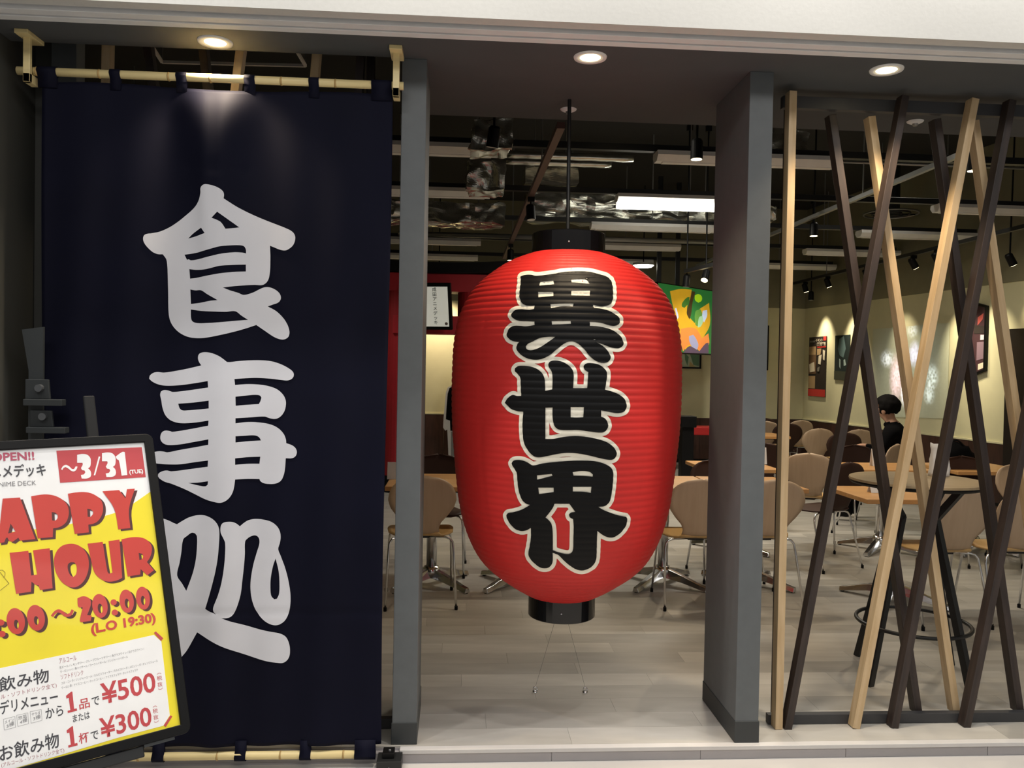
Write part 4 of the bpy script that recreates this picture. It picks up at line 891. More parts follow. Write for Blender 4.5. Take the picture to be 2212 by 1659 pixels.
o = MB().lathe([(0.0, 0.001), (0.018, 0.001)], (0, 0, 0), 20).build('round_mark', mat('mark_grey', (110, 96, 92), 0.5), pc, world=False); o.location = (0.125, -0.008, 0.075); o.rotation_euler = (math.pi/2, 0, 0)
# standee near the back wall
SY = 13.0; sx = ony(990, 900, SY).x
sd = thing('cardboard_standee', 'life size cardboard cutout of a person in a dark coat with white rim', 'standee', (sx, SY, 0))
half = [(0.0, 1.53), (0.06, 1.52), (0.105, 1.46), (0.115, 1.38), (0.09, 1.30), (0.07, 1.26), (0.09, 1.22), (0.17, 1.18), (0.20, 1.10), (0.215, 0.9), (0.23, 0.7), (0.235, 0.55), (0.20, 0.50), (0.17, 0.52), (0.155, 0.3), (0.14, 0.02), (0.0, 0.02)]
def sil(sc, dy, sub=None): 
    h_ = half if sub is None else sub
    return [(sx-x*sc, SY+dy, z) for x, z in h_]+[(sx+x*sc, SY+dy, z) for x, z in h_[::-1]]
MB().prism(sil(1.0, 0), (0, 0.006, 0)).build('board', M_PAPER, sd)
MB().prism(sil(0.86, -0.001, [(0.06, 1.22), (0.17, 1.17), (0.20, 1.08), (0.215, 0.9), (0.225, 0.68), (0.15, 0.66), (0.14, 0.5), (0.0, 0.5)]), (0, 0.001, 0)).build('printed_coat', M_SUIT, sd)
MB().prism(sil(0.8, -0.001, [(0.0, 1.45), (0.06, 1.44), (0.085, 1.36), (0.06, 1.28), (0.0, 1.26)]), (0, 0.001, 0)).build('printed_face', M_SKIN, sd)
MB().prism(sil(0.8, -0.001, [(0.14, 0.49), (0.13, 0.1), (0.0, 0.1)]), (0, 0.001, 0)).build('printed_trousers', mat('standee_grey', (150, 150, 150), 0.6), sd)
MB().box((sx-.15, SY+.007, 0), (sx+.15, SY+.25, 0.02)).build('foot_plate', M_PAPER, sd)
# red low counter and black register stand beyond the lantern
q0 = ony(1440, 928, 12.4); q1 = ony(1580, 928, 12.4)
rc = thing('red_bench', 'low red topped bench in front of the far wainscot', 'bench', ((q0.x+q1.x)/2, 12.4, 0))
MB().box((q0.x, 12.25, 0.54), (q1.x, 12.65, 0.66)).build('red_top', mat('bright_red_panel', (196, 40, 40), 0.5), rc, bevel=0.01)
for x in (q0.x+.1, q1.x-.1): MB().box((x-.03, 12.3, 0), (x+.03, 12.6, 0.54)).build('leg', M_BLACKM, rc)
q0 = ony(1482, 980, 9.5)
rs = thing('register_stand', 'slim black pedestal with a flat box head beside the red lantern', 'pedestal', (q0.x, 9.5, 0))
MB().box((q0.x-.07, 9.43, 0.03), (q0.x+.07, 9.57, 0.85)).build('column', M_BLACK, rs, bevel=0.004)
MB().box((q0.x-.09, 9.40, 0.85), (q0.x+.09, 9.62, 0.98)).build('head_box', M_BLACK, rs, bevel=0.006)
MB().box((q0.x-.15, 9.34, 0.0), (q0.x+.15, 9.66, 0.03)).build('base', M_BLACK, rs, bevel=0.004)

# ================================================================ TELEVISION, PICTURES, PROJECTION
ta = math.radians(43); td = Vector((math.cos(ta), math.sin(ta), 0)); tn = Vector((math.sin(ta), -math.cos(ta), 0))
T0 = ony(1422, 611, 11.2)                                           # top left corner
TVW, TVH = 1.66, 0.935
tv = thing('hanging_television', 'flat television showing a colourful yellow and green picture, hung from the ceiling', 'television', (T0+td*TVW/2+tn*-0.05).to_tuple())
def tp(s, h, o_=0.0): return T0+td*s+Vector((0, 0, -h))+tn*o_
MB().prism([tp(-.012, -.012), tp(TVW+.012, -.012), tp(TVW+.012, TVH+.02), tp(-.012, TVH+.02)], -tn*0.06).build('casing', M_BLACK, tv)
def tvm(n_, c): return mat('screen_'+n_, c, 0.4, emit=0.55)
scr = MB().prism([tp(0, 0, .001), tp(TVW, 0, .001), tp(TVW, TVH, .001), tp(0, TVH, .001)], -tn*0.001).build('screen', tvm('green', (40, 110, 50)), tv)
def tpx(x, y, o_): return onplane(1400+x/6.38, 560+y/6.38, T0, tn)+tn*o_
BL = [('gold', (206, 158, 34), [(300,440),(450,410),(600,420),(580,540),(540,640),(545,760),(640,880),(700,700),(780,640),(840,600),(850,900),(760,1080),(700,1200),(520,1270),(430,1000),(330,600)]),
      ('orange', (220, 130, 60), [(450,960),(560,940),(660,960),(740,1090),(830,1020),(835,1180),(720,1280),(640,1210),(560,1180),(480,1270),(440,1100)]),
      ('dgreen', (60, 110, 40), [(470,600),(530,530),(570,520),(560,600),(500,670),(465,650)]),
      ('bark', (66, 50, 24), [(600,440),(650,450),(610,600),(590,760),(568,830),(530,740),(560,620)]),
      ('lime', (168, 214, 30), [(640,500),(690,480),(735,510),(735,570),(690,600),(645,565)]),
      ('moss', (90, 140, 60), [(650,720),(720,690),(745,760),(740,830),(690,930),(650,900)]),
      ('ice', (186, 200, 226), [(750,710),(810,700),(810,780),(770,870),(740,830)]),
      ('mint', (150, 190, 150), [(700,800),(745,780),(755,850),(720,930),(680,940)]),
      ('lilac', (150, 150, 180), [(560,1060),(620,1040),(660,1100),(690,1180),(670,1250),(610,1220),(565,1130)]),
      ('plum', (84, 66, 86), [(480,1290),(560,1200),(640,1230),(700,1270),(790,1160),(830,1150),(830,1300)]),
      ('sky', (200, 205, 235), [(365,680),(385,670),(415,790),(400,830)])]
for k, (n_, c, pts) in enumerate(BL):
    V, T = fill([smooth(pts, 70)], 1e4, 1e4); tri_obj('picture_patch', [tpx(u, v, 0.0018+k*0.0003) for u, v in V], T, tvm(n_, c), scr, sm=False)
for u in (1424, 1464):
    q = ony(u, 560, 11.42 if u < 1440 else 11.75); MB().box((q.x-.03, q.y-.02, T0.z-.1), (q.x+.03, q.y+.02, 4.2)).build('ceiling_pole', M_BLACKM, tv)
    o_ = tp(0.35 if u < 1440 else 0.75, 0.02, -0.06)
MB().bar(tp(.05, 0.10, -0.085), tp(TVW*.75, 0.10, -0.085), 0.05, 0.05, (0, 0, 1)).build('mount_bar', M_BLACKM, tv)
def picture(name, label, cat, P, mts, frame=None, fw=0.025):
    # P: four corners tl, tr, br, bl on a wall; mts: list of (material, polygon in 0..1 coordinates)
    tl, tr_, br, bl = P; ctr = (bl+br)/2
    nrm = (tr_-tl).cross(bl-tl).normalized()
    if nrm.dot(Vector(CAM)-ctr) < 0: nrm = -nrm
    t = thing(name, label, cat, ctr)
    def at(x, y, o_): return tl.lerp(tr_, x).lerp(bl.lerp(br, x), y)+nrm*o_
    if frame is not None:
        m = MB()
        ex = fw/max((tr_-tl).length, 1e-3); ey = fw/max((bl-tl).length, 1e-3)
        for (x0, y0, x1, y1) in ((-ex, -ey, 1+ex, 0), (-ex, 1, 1+ex, 1+ey), (-ex, 0, 0, 1), (1, 0, 1+ex, 1)):
            m.prism([at(x0, y0, .035), at(x1, y0, .035), at(x1, y1, .035), at(x0, y1, .035)], -nrm*0.032)
        m.build('frame', frame, t)
    sheet = MB().prism([at(0, 0, .014), at(1, 0, .014), at(1, 1, .014), at(0, 1, .014)], -nrm*0.01).build('sheet', mts[0], t)
    for k, (mm, poly) in enumerate(mts[1:]):
        MB().prism([at(x, y, .0155+k*0.0006) for x, y in poly], -nrm*0.0004).build('printed_shape', mm, sheet)
    return t
def wallrect(u0, u1, v00, v01, v10, v11, off=0.0): return [onwall(u0, v00, off), onwall(u1, v01, off), onwall(u1, v11, off), onwall(u0, v10, off)]
def vrect(P): # make the uprights plumb
    P[3] = Vector((P[0].x, P[0].y, P[3].z)); P[2] = Vector((P[1].x, P[1].y, P[2].z)); return P
K_ = lambda n_, c: mat('print_'+n_, c, 0.6)
def q4(x0, y0, x1, y1): return [(x0, y0), (x1, y0), (x1, y1), (x0, y1)]
EP = vrect(wallrect(1750, 1787, 729, 726, 855, 858))
ep = picture('event_poster', 'tall collage poster with red top corner and red bottom band on the cream wall', 'poster', [p_.copy() for p_ in EP],
    [K_('dark', (40, 32, 28)), (K_('red', (196, 52, 46)), q4(0, 0.88, 1, 1)), (K_('red', (196, 52, 46)), q4(0.84, 0, 1, 0.07)), (K_('tan', (170, 142, 104)), q4(0.02, 0.16, 0.42, 0.30)), (K_('brown', (110, 84, 60)), q4(0.02, 0.30, 0.44, 0.62)),
     (K_('tan', (170, 142, 104)), q4(0.02, 0.66, 0.42, 0.87)), (K_('pale', (214, 204, 182)), q4(0.48, 0.10, 0.97, 0.155)), (K_('red', (196, 52, 46)), q4(0.5, 0.165, 1, 0.185)), (K_('pale', (214, 204, 182)), [(0.6, 0.32), (0.78, 0.3), (0.72, 0.47), (0.58, 0.45)]), (K_('tan', (170, 142, 104)), [(0.5, 0.2), (0.75, 0.2), (0.7, 0.3), (0.5, 0.31)]),
     (K_('pale', (214, 204, 182)), [(0.05, 0.46), (0.35, 0.42), (0.4, 0.58), (0.1, 0.6)]), (K_('grey', (120, 116, 108)), q4(0.06, 0.06, 0.36, 0.09)), (K_('pale', (214, 204, 182)), [(0.84, 0.22), (0.97, 0.24), (0.95, 0.4), (0.86, 0.38)]), (K_('grey', (120, 116, 108)), [(0.55, 0.52), (0.68, 0.5), (0.66, 0.58), (0.55, 0.58)])])
def ptext(body, x0, x1, y0, y1, m):
    cu = bpy.data.curves.new('poster_text', 'FONT'); cu.body = body; cu.offset = 0.02; cu.resolution_u = 2
    tmp = bpy.data.objects.new('poster_text', cu); COL.objects.link(tmp)
    me = bpy.data.meshes.new_from_object(tmp.evaluated_get(bpy.context.evaluated_depsgraph_get())); bpy.data.objects.remove(tmp)
    co = np.array([v.co[:] for v in me.vertices]); lo = co.min(0); hi = co.max(0)
    for v in me.vertices:
        x = x0+(x1-x0)*(v.co.x-lo[0])/(hi[0]-lo[0]); y = y1+(y0-y1)*(v.co.y-lo[1])/(hi[1]-lo[1])
        v.co = EP[0].lerp(EP[1], x).lerp(EP[3].lerp(EP[2], x), y)+NW*0.026
    link('poster_text', me, m, ep.children[0])
ptext('イベント', 0.42, 0.83, 0.035, 0.085, K_('pale', (214, 204, 182))); ptext('開催', 0.52, 0.94, 0.105, 0.150, K_('dark', (40, 32, 28)))
picture('event_poster', 'narrow dark teal poster with pale streaks on the cream wall', 'poster', vrect(wallrect(1806, 1838, 725, 723, 820, 823)),
    [K_('teal', (26, 38, 38)), (K_('mist', (88, 110, 112)), [(0.3, 0.08), (0.6, 0.02), (0.75, 0.3), (0.6, 0.5), (0.35, 0.45), (0.2, 0.3)]), (K_('pale2', (150, 168, 166)), [(0.32, 0.52), (0.42, 0.55), (0.42, 0.75), (0.34, 0.7)]), (K_('pale2', (150, 168, 166)), [(0.62, 0.55), (0.72, 0.53), (0.8, 0.66), (0.65, 0.68)]), (K_('olive', (58, 60, 48)), q4(0, 0.8, 1, 1))])
picture('framed_poster', 'dark framed poster hanging beside the projection on the cream wall', 'framed poster', vrect(wallrect(2098, 2133, 655, 664, 812, 798, 0.005)),
    [K_('wine', (60, 34, 40)), (K_('rose', (170, 78, 72)), [(0.5, 0.18), (0.85, 0.1), (0.8, 0.2), (0.5, 0.3)]), (K_('pale', (214, 204, 182)), q4(0.6, 0.88, 0.97, 0.97)), (K_('mauve', (120, 98, 110)), q4(0.5, 0.55, 0.95, 0.82)), (K_('pale3', (190, 186, 196)), q4(0.7, 0.44, 0.97, 0.52)), (K_('dark', (40, 32, 28)), q4(0.3, 0.3, 0.98, 0.42))], M_BLACK, 0.03)
yb = BACK-0.001
def backrect(u0, v0, u1, v1): return [ony(u0, v0, yb), ony(u1, v0+(u1-u0)*.018, yb), ony(u1, v1+(u1-u0)*.018, yb), ony(u0, v1, yb)]
picture('framed_picture', 'black framed pale green leaf picture below the hanging television', 'framed picture', vrect(backrect(1380, 760, 1511, 791)), [K_('leafbg', (196, 210, 186)), (K_('leaf', (110, 150, 120)), [(0.75, 0.0), (0.82, 0.3), (0.8, 0.9), (0.76, 0.5)]), (K_('leaf', (110, 150, 120)), [(0.84, 0.1), (0.99, 0.1), (0.99, 0.9), (0.9, 0.85)]), (K_('sand', (206, 186, 130)), [(0.84, 0.6), (0.93, 0.98), (0.83, 0.98)])], M_BLACK)
picture('framed_picture', 'black framed picture on the far wall just past the lattice pillar', 'framed picture', vrect(backrect(1590, 706, 1656, 795)), [K_('ink', (46, 44, 48)), (K_('pale', (214, 204, 182)), q4(0.8, 0.3, 0.95, 0.5)), (K_('grey', (120, 116, 108)), q4(0.75, 0.6, 0.97, 0.9))], M_BLACK, 0.03)
# projected picture on the right wall: screen sheet whose emission is the projected image
PR = wallrect(1886, 2052, 711, 697, 900, 905, 0.004); PR = vrect(PR)
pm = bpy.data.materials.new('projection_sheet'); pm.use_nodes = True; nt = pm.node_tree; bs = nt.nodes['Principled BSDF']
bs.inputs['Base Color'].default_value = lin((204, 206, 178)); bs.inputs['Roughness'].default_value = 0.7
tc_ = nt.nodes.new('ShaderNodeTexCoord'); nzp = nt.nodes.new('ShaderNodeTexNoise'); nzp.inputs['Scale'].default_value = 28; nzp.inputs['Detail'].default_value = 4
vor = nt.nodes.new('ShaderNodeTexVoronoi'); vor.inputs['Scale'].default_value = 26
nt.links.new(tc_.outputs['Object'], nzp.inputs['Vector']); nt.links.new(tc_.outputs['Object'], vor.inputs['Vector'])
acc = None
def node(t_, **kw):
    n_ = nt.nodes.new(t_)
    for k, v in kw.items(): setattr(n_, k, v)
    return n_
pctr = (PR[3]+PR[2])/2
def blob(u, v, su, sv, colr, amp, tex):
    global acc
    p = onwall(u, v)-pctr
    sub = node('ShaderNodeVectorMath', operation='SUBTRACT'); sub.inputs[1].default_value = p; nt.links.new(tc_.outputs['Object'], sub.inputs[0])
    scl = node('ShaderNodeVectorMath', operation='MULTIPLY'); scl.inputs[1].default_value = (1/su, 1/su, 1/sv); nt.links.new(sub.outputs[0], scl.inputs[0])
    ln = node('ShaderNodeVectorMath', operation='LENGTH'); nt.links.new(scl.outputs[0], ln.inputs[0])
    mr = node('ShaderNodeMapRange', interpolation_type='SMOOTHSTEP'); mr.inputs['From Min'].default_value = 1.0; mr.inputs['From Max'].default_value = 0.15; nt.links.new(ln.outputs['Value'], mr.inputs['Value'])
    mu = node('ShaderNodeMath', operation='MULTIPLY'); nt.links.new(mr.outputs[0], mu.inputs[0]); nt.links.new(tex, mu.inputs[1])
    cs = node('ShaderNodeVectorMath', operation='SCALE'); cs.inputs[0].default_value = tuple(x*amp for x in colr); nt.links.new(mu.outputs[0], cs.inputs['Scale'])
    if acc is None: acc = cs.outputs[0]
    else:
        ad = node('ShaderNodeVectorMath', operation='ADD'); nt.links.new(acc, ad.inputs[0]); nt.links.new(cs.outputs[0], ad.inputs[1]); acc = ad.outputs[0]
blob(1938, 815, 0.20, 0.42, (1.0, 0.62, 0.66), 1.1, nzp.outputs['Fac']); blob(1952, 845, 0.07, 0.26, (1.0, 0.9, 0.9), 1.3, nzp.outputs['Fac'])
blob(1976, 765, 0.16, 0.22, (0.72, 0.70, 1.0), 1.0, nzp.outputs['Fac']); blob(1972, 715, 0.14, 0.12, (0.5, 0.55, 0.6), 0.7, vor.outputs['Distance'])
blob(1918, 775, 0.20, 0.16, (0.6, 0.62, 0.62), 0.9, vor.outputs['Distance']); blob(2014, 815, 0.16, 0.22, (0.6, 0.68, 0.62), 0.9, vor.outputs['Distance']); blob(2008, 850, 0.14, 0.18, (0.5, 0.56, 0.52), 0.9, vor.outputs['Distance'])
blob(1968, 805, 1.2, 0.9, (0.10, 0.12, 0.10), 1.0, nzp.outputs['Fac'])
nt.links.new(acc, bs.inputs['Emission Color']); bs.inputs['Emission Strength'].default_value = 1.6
ps = thing('projection_screen', 'pale projection of pink and violet light on the cream wall', 'projection', pctr)
MB().prism(PR, NW*0.002).build('projected_picture', pm, ps)
ps.children[0].matrix_parent_inverse = Matrix(); 
for v_ in ps.children[0].data.vertices: v_.co -= pctr
# ================================================================ CHAIRS
def lerp_tab(t, tab):
    for (a, x), (b, y) in zip(tab, tab[1:]):
        if t <= b: return x+(y-x)*(t-a)/(b-a)
    return tab[-1][1]
def shell(path, wt, n, mcol, parent, name, curve=0.0):
    # path: list of (y, z); wt: half width table over 0..1
    L_ = [0]
    for a, b in zip(path, path[1:]): L_.append(L_[-1]+math.hypot(b[0]-a[0], b[1]-a[1]))
    m = MB(); vs = []; nx = 12
    for i in range(n+1):
        t = i/n; s = t*L_[-1]; k = max(j for j in range(len(L_)-1) if L_[j] <= s+1e-9) if s < L_[-1] else len(L_)-2
        f = (s-L_[k])/(L_[k+1]-L_[k]); y = path[k][0]+(path[k+1][0]-path[k][0])*f; z = path[k][1]+(path[k+1][1]-path[k][1])*f
        hw = lerp_tab(t, wt)
        for j in range(nx+1):
            q = j/nx*2-1; vs.append((q*hw, y+curve*q*q, z))
    m.add(vs, [(i*(nx+1)+j, i*(nx+1)+j+1, (i+1)*(nx+1)+j+1, (i+1)*(nx+1)+j) for i in range(n) for j in range(nx)])
    o = m.build(name, mcol, parent, world=False, smooth=True)
    md = o.modifiers.new('thickness', 'SOLIDIFY'); md.thickness = 0.011; md.offset = 0
    return o
def make_chair(seatm, backm, name):
    t = thing(name, 'x', 'chair')
    shell([(0.215, 0.435), (0.19, 0.447), (0.10, 0.450), (0.0, 0.442), (-0.08, 0.440), (-0.14, 0.448), (-0.172, 0.466)], [(0, .12), (.05, .17), (.15, .2), (.35, .212), (.55, .205), (.72, .175), (.84, .135), (1, .108)], 20, seatm, t, 'seat')
    shell([(-0.172, 0.466), (-0.19, 0.49), (-0.205, 0.54), (-0.225, 0.63), (-0.248, 0.73), (-0.268, 0.83)], [(0, .108), (.12, .104), (.22, .118), (.34, .158), (.48, .195), (.62, .209), (.74, .2), (.84, .182), (.91, .152), (.955, .115), (.985, .068), (1, .012)], 28, backm, t, 'backrest', 0.02)
    for sx_ in (-1, 1):
        for sy_, yk in ((0.13, 0.20), (-0.10, -0.20)):
            pts = [(0.03*sx_, sy_*0.6, 0.428), (0.15*sx_, sy_, 0.428), (0.178*sx_, sy_*1.05, 0.420), (0.196*sx_, sy_*1.1, 0.398), (0.202*sx_, sy_*1.15, 0.36), (0.217*sx_, yk*1.12, 0.012)]
            lg = MB().tube(pts, 0.0075, 8).build('leg', M_CHROME, t, world=False, smooth=True)
            e_ = Vector(pts[-1]); MB().tube([e_+Vector((0, 0, .012)), e_-Vector((0, 0, .012))], 0.0105, 8).build('foot_cap', M_BLACK, lg, world=False)
    MB().box((-0.05, -0.09, 0.420), (0.05, 0.11, 0.434)).build('mount_plate', M_BLACKM, t, world=False)
    MB().box((-0.016, -0.195, 0.497), (0.016, -0.189, 0.503)).build('grip_slot', M_BLACK, t, world=False)
    return t
ch_b = make_chair(M_BEIGES, M_BEIGE, 'dining_chair'); ch_d = make_chair(M_BROWN, M_BROWN, 'dining_chair')
used = set()
def chair(kind, u, v, rot, label, group=None):
    src = ch_b if kind == 'b' else ch_d
    o = src if kind not in used else copy_tree(src); used.add(kind)
    a = math.radians(rot); tp_ = onz(u, v, 0.83); off = Matrix.Rotation(a, 3, 'Z') @ Vector((0, -0.268, 0))
    o.location = (tp_.x-off.x, tp_.y-off.y, 0.0); o.rotation_euler = (0, 0, a)
    o['label'] = label
    if group: o['group'] = group
    elif 'group' in o.keys(): del o['group']
    return o
GB = 'beige bentwood dining chairs'; GD = 'dark brown bentwood dining chairs'
chair('b', 914, 1030, 4, 'beige bentwood chair with chrome legs half hidden behind the grey curtain pillar')
chair('b', 1521, 1037, -3, 'beige bentwood chair beside the red lantern, half behind the lattice pillar')
chair('b', 1679, 1038, 3, 'beige bentwood chair between the lattice pillar and the timber screen')
chair('b', 1748, 980, -25, 'beige bentwood chair turned sideways behind the dark slanted slat')
chair('b', 2088, 1061, 2, 'beige bentwood chair directly behind the round bar table')
chair('b', 2240, 1061, -4, 'beige bentwood chair next to the one behind the round bar table')
chair('b', 1942, 960, 40, 'beige bentwood chair that the person in black sits on')
chair('b', 1772, 926, 4, 'beige bentwood chair at the small far table under the posters')
chair('b', 1733, 908, 10, 'beige bentwood chair against the far wainscot', GB)
chair('b', 1654, 910, -10, 'beige bentwood chair against the far wainscot', GB)
chair('b', 1859, 928, 5, 'beige bentwood chair near the edge of the projected picture')
chair('b', 2190, 1002, 190, 'beige bentwood chair at the table near the dark door')
chair('d', 948, 981, 178, 'dark brown bentwood chair across the table from the chair behind the curtain pillar')
chair('d', 1545, 992, 180, 'dark brown bentwood chair mostly behind the lattice pillar')
chair('d', 1704, 915, 0, 'dark brown bentwood chair in the far row by the corner', GD)
chair('d', 1650, 903, 0, 'dark brown bentwood chair in the far row by the corner', GD)
chair('d', 1828, 935, 0, 'dark brown bentwood chair below the teal poster')
chair('d', 1844, 961, 182, 'dark brown bentwood chair across the table from the person in black')
chair('d', 1655, 958, 0, 'dark brown bentwood chair just past the lattice pillar edge')
chair('d', 1838, 1000, 25, 'dark brown bentwood chair at the front wooden table by the crossing slats')
chair('d', 2075, 985, 180, 'dark brown bentwood chair at the table beside the dark door')

# ================================================================ TABLES
def make_table(label, x0, x1, y0, y1, h=0.72):
    cx_, cy_ = (x0+x1)/2, (y0+y1)/2
    t = thing('dining_table', label, 'table', (cx_, cy_, 0))
    MB().box((x0, y0, h-0.03), (x1, y1, h)).build('table_top', M_TABLE, t, bevel=0.004)
    MB().box((cx_-.18, cy_-.18, h-0.045), (cx_+.18, cy_+.18, h-0.03)).build('top_plate', M_BLACKM, t)
    MB().tube([(cx_, cy_, 0.09), (cx_, cy_, h-.045)], 0.036, 20).build('column', M_CHROME, t, smooth=True)
    MB().lathe([(0.0, .13), (.05, .125), (.06, .09), (.05, .05), (0, .05)], (cx_, cy_, 0), 20).build('hub', M_CHROME, t, smooth=True)
    for k in range(4):
        a = math.radians(45+90*k); d = Vector((math.cos(a), math.sin(a), 0)); c_ = Vector((cx_, cy_, 0)); s_ = Vector((-d.y, d.x, 0)); m = MB()
        prof = [(0.03, .115, .05, .032), (0.16, .085, .04, .034), (0.30, .045, .015, .03), (0.35, .035, .004, .026)]
        vs = []
        for r_, zt2, zb2, w_ in prof: vs += [c_+d*r_+s_*w_+Vector((0, 0, zb2)), c_+d*r_-s_*w_+Vector((0, 0, zb2)), c_+d*r_-s_*w_*.55+Vector((0, 0, zt2)), c_+d*r_+s_*w_*.55+Vector((0, 0, zt2))]
        fs = [(0, 1, 2, 3), (12, 15, 14, 13)]
        for i in range(3):
            for j in range(4): fs.append((i*4+j, i*4+(j+1) % 4, i*4+4+(j+1) % 4, i*4+4+j))
        m.add(vs, fs); m.build('base_foot', M_CHROME, t, bevel=0.003)
        e_ = c_+d*0.335; MB().tube([e_, e_+Vector((0, 0, .006))], 0.014, 10).build('glide', M_BLACK, t)
    return t
make_table('square light wood table beyond the chair behind the curtain pillar', -0.455, 0.145, 5.38, 6.05)
make_table('square light wood table hidden behind the red lantern', 0.155, 0.755, 5.38, 6.05)
make_table('square light wood table behind the lattice pillar, next to the lantern', 1.17, 1.77, 5.42, 6.05)
make_table('square light wood table behind the lattice pillar, next to the timber screen', 1.78, 2.38, 5.42, 6.05)
make_table('square light wood table whose corner shows past the lattice pillar', 2.0, 2.62, 6.5, 7.1)
make_table('light wood table with a folded card, behind the crossing slats', 2.57, 3.27, 5.0, 5.6)
make_table('light wood table with a white menu card in front of the person in black', 3.30, 3.95, 6.55, 7.1)
make_table('light wood table with a black bag near the dark door', 4.10, 4.80, 6.5, 7.15)
make_table('small light wood table in the far row under the posters', 3.45, 4.10, 9.9, 10.5)
# small cards
def card(name, label, u, v, y, z, w_, h_, m=M_PAPER):
    p = ony(u, v, y)
    t = thing(name, label, 'menu card', (p.x, y, z))
    MB().prism([(p.x-w_/2, y-0.03, z), (p.x+w_/2, y-0.03, z), (p.x+w_/2, y-0.002, z+h_), (p.x-w_/2, y-0.002, z+h_)], (0, 0.002, 0)).build('front_leaf', m, t)
    MB().prism([(p.x-w_/2, y+0.03, z), (p.x+w_/2, y+0.03, z), (p.x+w_/2, y+0.002, z+h_), (p.x-w_/2, y+0.002, z+h_)], (0, -0.002, 0)).build('rear_leaf', m, t)
card('menu_card', 'upright white menu card on the table beyond the curtain pillar', 848, 1030, 5.75, 0.721, 0.07, 0.115)
card('menu_card', 'upright white menu card on the table past the lattice pillar', 1645, 995, 6.9, 0.721, 0.075, 0.14)
card('menu_card', 'upright white menu card on the table in front of the person in black', 1888, 995, 6.85, 0.721, 0.05, 0.145)
card('folded_card', 'small folded white card on the front wooden table', 1893, 1070, 5.3, 0.721, 0.10, 0.055)
# round bar table
bc = onz(1990, 1540, 0); BY = 3.97; bx = ony(1988, 1045, BY).x-0.02
bt = thing('bar_table', 'tall round bar table with black hourglass legs and foot ring', 'bar table', (bx, BY, 0))
MB().lathe([(0.0, 0.955), (0.300, 0.955), (0.312, 0.965), (0.312, 0.972)], (bx, BY, 0), 56).build('edge_band', M_BLACK, bt)
MB().lathe([(0.312, 0.972), (0.314, 0.976), (0.312, 0.984), (0.0, 0.984)], (bx, BY, 0), 56).build('table_top', M_BTABLE, bt)
for k in range(4):
    a = math.radians(25+90*k); d = Vector((math.cos(a), math.sin(a), 0)); c_ = Vector((bx, BY, 0))
    m = MB().bar(c_+d*0.23+Vector((0, 0, .955)), c_+d*0.105+Vector((0, 0, .80)), 0.032, 0.032, d)
    m.bar(c_+d*0.105+Vector((0, 0, .81)), c_+d*0.315, 0.032, 0.032, d); m.build('leg', M_BLACKM, bt)
MB().tube([(bx+0.262*math.cos(k*math.pi/24), BY+0.262*math.sin(k*math.pi/24), 0.27) for k in range(49)], 0.0095, 10).build('foot_ring', M_BLACKM, bt, smooth=True)
# white paper bag on the bar table
p = ony(2029, 1010, 4.1); wbm = MB(); vs = []; NB = 8
for j in range(NB+1):
    f = j/NB
    for k in range(16):
        a = 2*math.pi*k/16; r1 = 0.052*(1-0.18*f)+0.004*math.sin(5*a+j*1.7); r2 = 0.026*(1-0.25*f)+0.004*math.cos(4*a+j)
        vs.append((p.x+r1*math.copysign(abs(math.cos(a))**.6, math.cos(a)), 4.1+r2*math.copysign(abs(math.sin(a))**.6, math.sin(a)), 0.985+0.165*f+0.006*math.sin(3*a)*f))
wbm.add(vs, [(j*16+k, j*16+(k+1) % 16, (j+1)*16+(k+1) % 16, (j+1)*16+k) for j in range(NB) for k in range(16)]+[tuple(range(15, -1, -1)), tuple(NB*16+k for k in range(16))])
tag(wbm.build('paper_bag', M_PAPER, None, smooth=True), 'crumpled white paper bag standing on the round bar table', 'paper bag')
# black bag on the table by the door
p = Vector((4.28, 6.85, 0.72)); t = thing('black_bag', 'slouched black bag lying on the table near the dark door', 'bag', p)
bm = bmesh.new(); bmesh.ops.create_icosphere(bm, subdivisions=3, radius=1.0)
for v in bm.verts:
    c_ = v.co.copy(); n_ = noise.noise(c_*2.3)*0.2; z_ = max(c_.z, -0.62)
    v.co = p+Vector((c_.x*0.17*(1+n_), c_.y*0.12*(1+n_), (z_+0.62)*0.13*(1+n_*0.8)))
me = bpy.data.meshes.new('bag_body'); bm.to_mesh(me); bm.free()
for f_ in me.polygons: f_.use_smooth = True
link('bag_body', me, M_SUIT, t)
MB().tube([p+Vector((-0.08+0.16*k/10, -0.02, 0.17+0.06*math.sin(math.pi*k/10))) for k in range(11)], 0.008, 8).build('bag_handle', M_BLACK, t, smooth=True)

# ================================================================ SEATED PERSON
PY = 8.0; pp = ony(1940, 940, PY)
per = thing('person', 'person in a black jacket sitting at a table with head bowed, seen from behind', 'person', (pp.x, PY, 0), math.radians(48))
J = {'pel': (0, 0, .52, .135, .11), 'wai': (0, .01, .66, .135, .10), 'che': (0, .03, .83, .175, .115), 'sho': (0, .035, .93, .12, .085), 'nec': (0, .07, 1.03, .048, .05), 'hd0': (0, .10, 1.09, .062, .07), 'hd1': (0, .125, 1.15, .078, .09), 'hd2': (0, .13, 1.21, .074, .085), 'hd3': (0, .125, 1.255, .045, .05), 'nos': (0, .218, 1.13, .012, .014)}
E_ = [('pel', 'wai'), ('wai', 'che'), ('che', 'sho'), ('sho', 'nec'), ('nec', 'hd0'), ('hd0', 'hd1'), ('hd1', 'hd2'), ('hd2', 'hd3'), ('hd1', 'nos')]
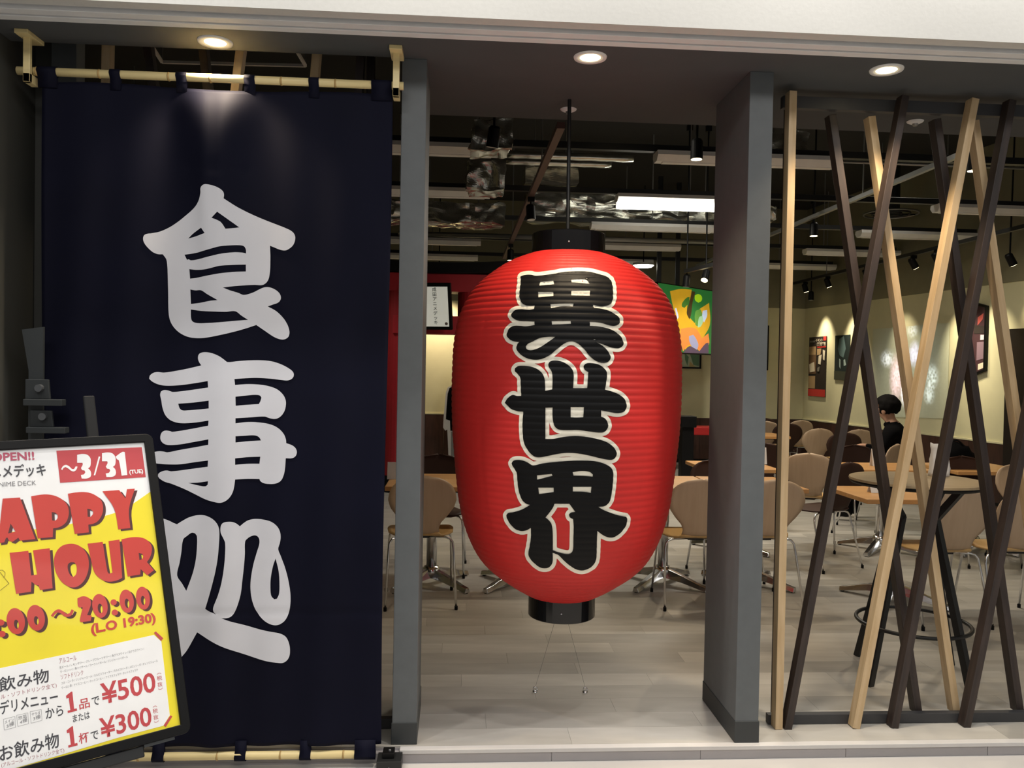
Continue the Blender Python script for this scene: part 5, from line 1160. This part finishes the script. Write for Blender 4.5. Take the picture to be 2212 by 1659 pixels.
for s_, n_ in ((-1, 'l'), (1, 'r')):
    J.update({'sh'+n_: (.185*s_, .035, .925, .07, .068), 'el'+n_: (.235*s_, .10, .72, .045, .045), 'wr'+n_: (.14*s_, .33, .755, .028, .026), 'pa'+n_: (.11*s_, .39, .755, .034, .018),
              'hi'+n_: (.095*s_, .03, .50, .085, .085), 'kn'+n_: (.12*s_, .42, .50, .062, .062), 'an'+n_: (.12*s_, .43, .10, .04, .04), 'to'+n_: (.13*s_, .56, .045, .036, .03), 'he'+n_: (.12*s_, .40, .05, .036, .036)})
    E_ += [('sho', 'sh'+n_), ('sh'+n_, 'el'+n_), ('el'+n_, 'wr'+n_), ('wr'+n_, 'pa'+n_), ('pel', 'hi'+n_), ('hi'+n_, 'kn'+n_), ('kn'+n_, 'an'+n_), ('an'+n_, 'to'+n_), ('an'+n_, 'he'+n_)]
    for i in range(4):
        o_ = (-.024+.016*i); ln_ = (.055, .066, .07, .058)[i]
        J['f%d%s' % (i, n_)] = ((.105+o_)*s_, .42+ln_*.5, .752, .009, .009); J['g%d%s' % (i, n_)] = ((.10+o_)*s_, .42+ln_, .742, .008, .008)
        E_ += [('pa'+n_, 'f%d%s' % (i, n_)), ('f%d%s' % (i, n_), 'g%d%s' % (i, n_))]
    J['th'+n_] = ((.075)*s_, .40, .76, .01, .01); J['ti'+n_] = ((.06)*s_, .43, .755, .009, .009); E_ += [('pa'+n_, 'th'+n_), ('th'+n_, 'ti'+n_)]
keys = list(J); me = bpy.data.meshes.new('skeleton'); me.from_pydata([J[k][:3] for k in keys], [(keys.index(a), keys.index(b)) for a, b in E_], [])
tmp = bpy.data.objects.new('skeleton', me); COL.objects.link(tmp)
tmp.modifiers.new('skin', 'SKIN'); sv = me.skin_vertices[0].data
for i, k in enumerate(keys): sv[i].radius = J[k][3:]; sv[i].use_root = (k == 'pel')
sb = tmp.modifiers.new('sub', 'SUBSURF'); sb.levels = 2; sb.render_levels = 2
bpy.context.view_layer.update()
bme = bpy.data.meshes.new_from_object(tmp.evaluated_get(bpy.context.evaluated_depsgraph_get())); bpy.data.objects.remove(tmp)
bme.materials.clear(); bme.materials.append(M_SUIT); bme.materials.append(M_SKIN); bme.materials.append(M_BLACK)
for f_ in bme.polygons:
    c_ = f_.center; f_.use_smooth = True
    f_.material_index = 1 if (c_.z > 1.03 and abs(c_.x) < .14) or (c_.y > .335 and c_.z > .68) else (2 if c_.z < .09 else 0)
bd = link('body', bme, None, per, world=False)
def ell(name, c_, r_, m, cut=None, seed=0.0, amp=0.0):
    bm = bmesh.new(); bmesh.ops.create_icosphere(bm, subdivisions=4, radius=1.0)
    for v in bm.verts:
        n_ = 1+amp*noise.noise(v.co*3.0+Vector((seed, 0, 0))); v.co = Vector((c_[0]+v.co.x*r_[0]*n_, c_[1]+v.co.y*r_[1]*n_, c_[2]+v.co.z*r_[2]*n_))
    if cut: bmesh.ops.delete(bm, geom=[v for v in bm.verts if cut(v.co)], context='VERTS')
    me = bpy.data.meshes.new(name); bm.to_mesh(me); bm.free()
    for f_ in me.polygons: f_.use_smooth = True
    return link(name, me, m, per, world=False)
ell('hair', (0, .105, 1.19), (.108, .125, .115), M_HAIR, lambda c_: (c_.y > .17 and c_.z < 1.20) or c_.z < 1.105, 1.0, 0.10)
for s_ in (-1, 1):
    ell('ear', (.088*s_, .12, 1.135), (.012, .022, .032), M_SKIN)
    ell('eye', (.034*s_, .205, 1.16), (.011, .008, .007), M_HAIR)
ell('mouth', (0, .196, 1.088), (.024, .008, .006), mat('lips', (160, 96, 84), 0.5))
ell('collar', (0, .06, 1.0), (.078, .078, .04), M_SUIT)
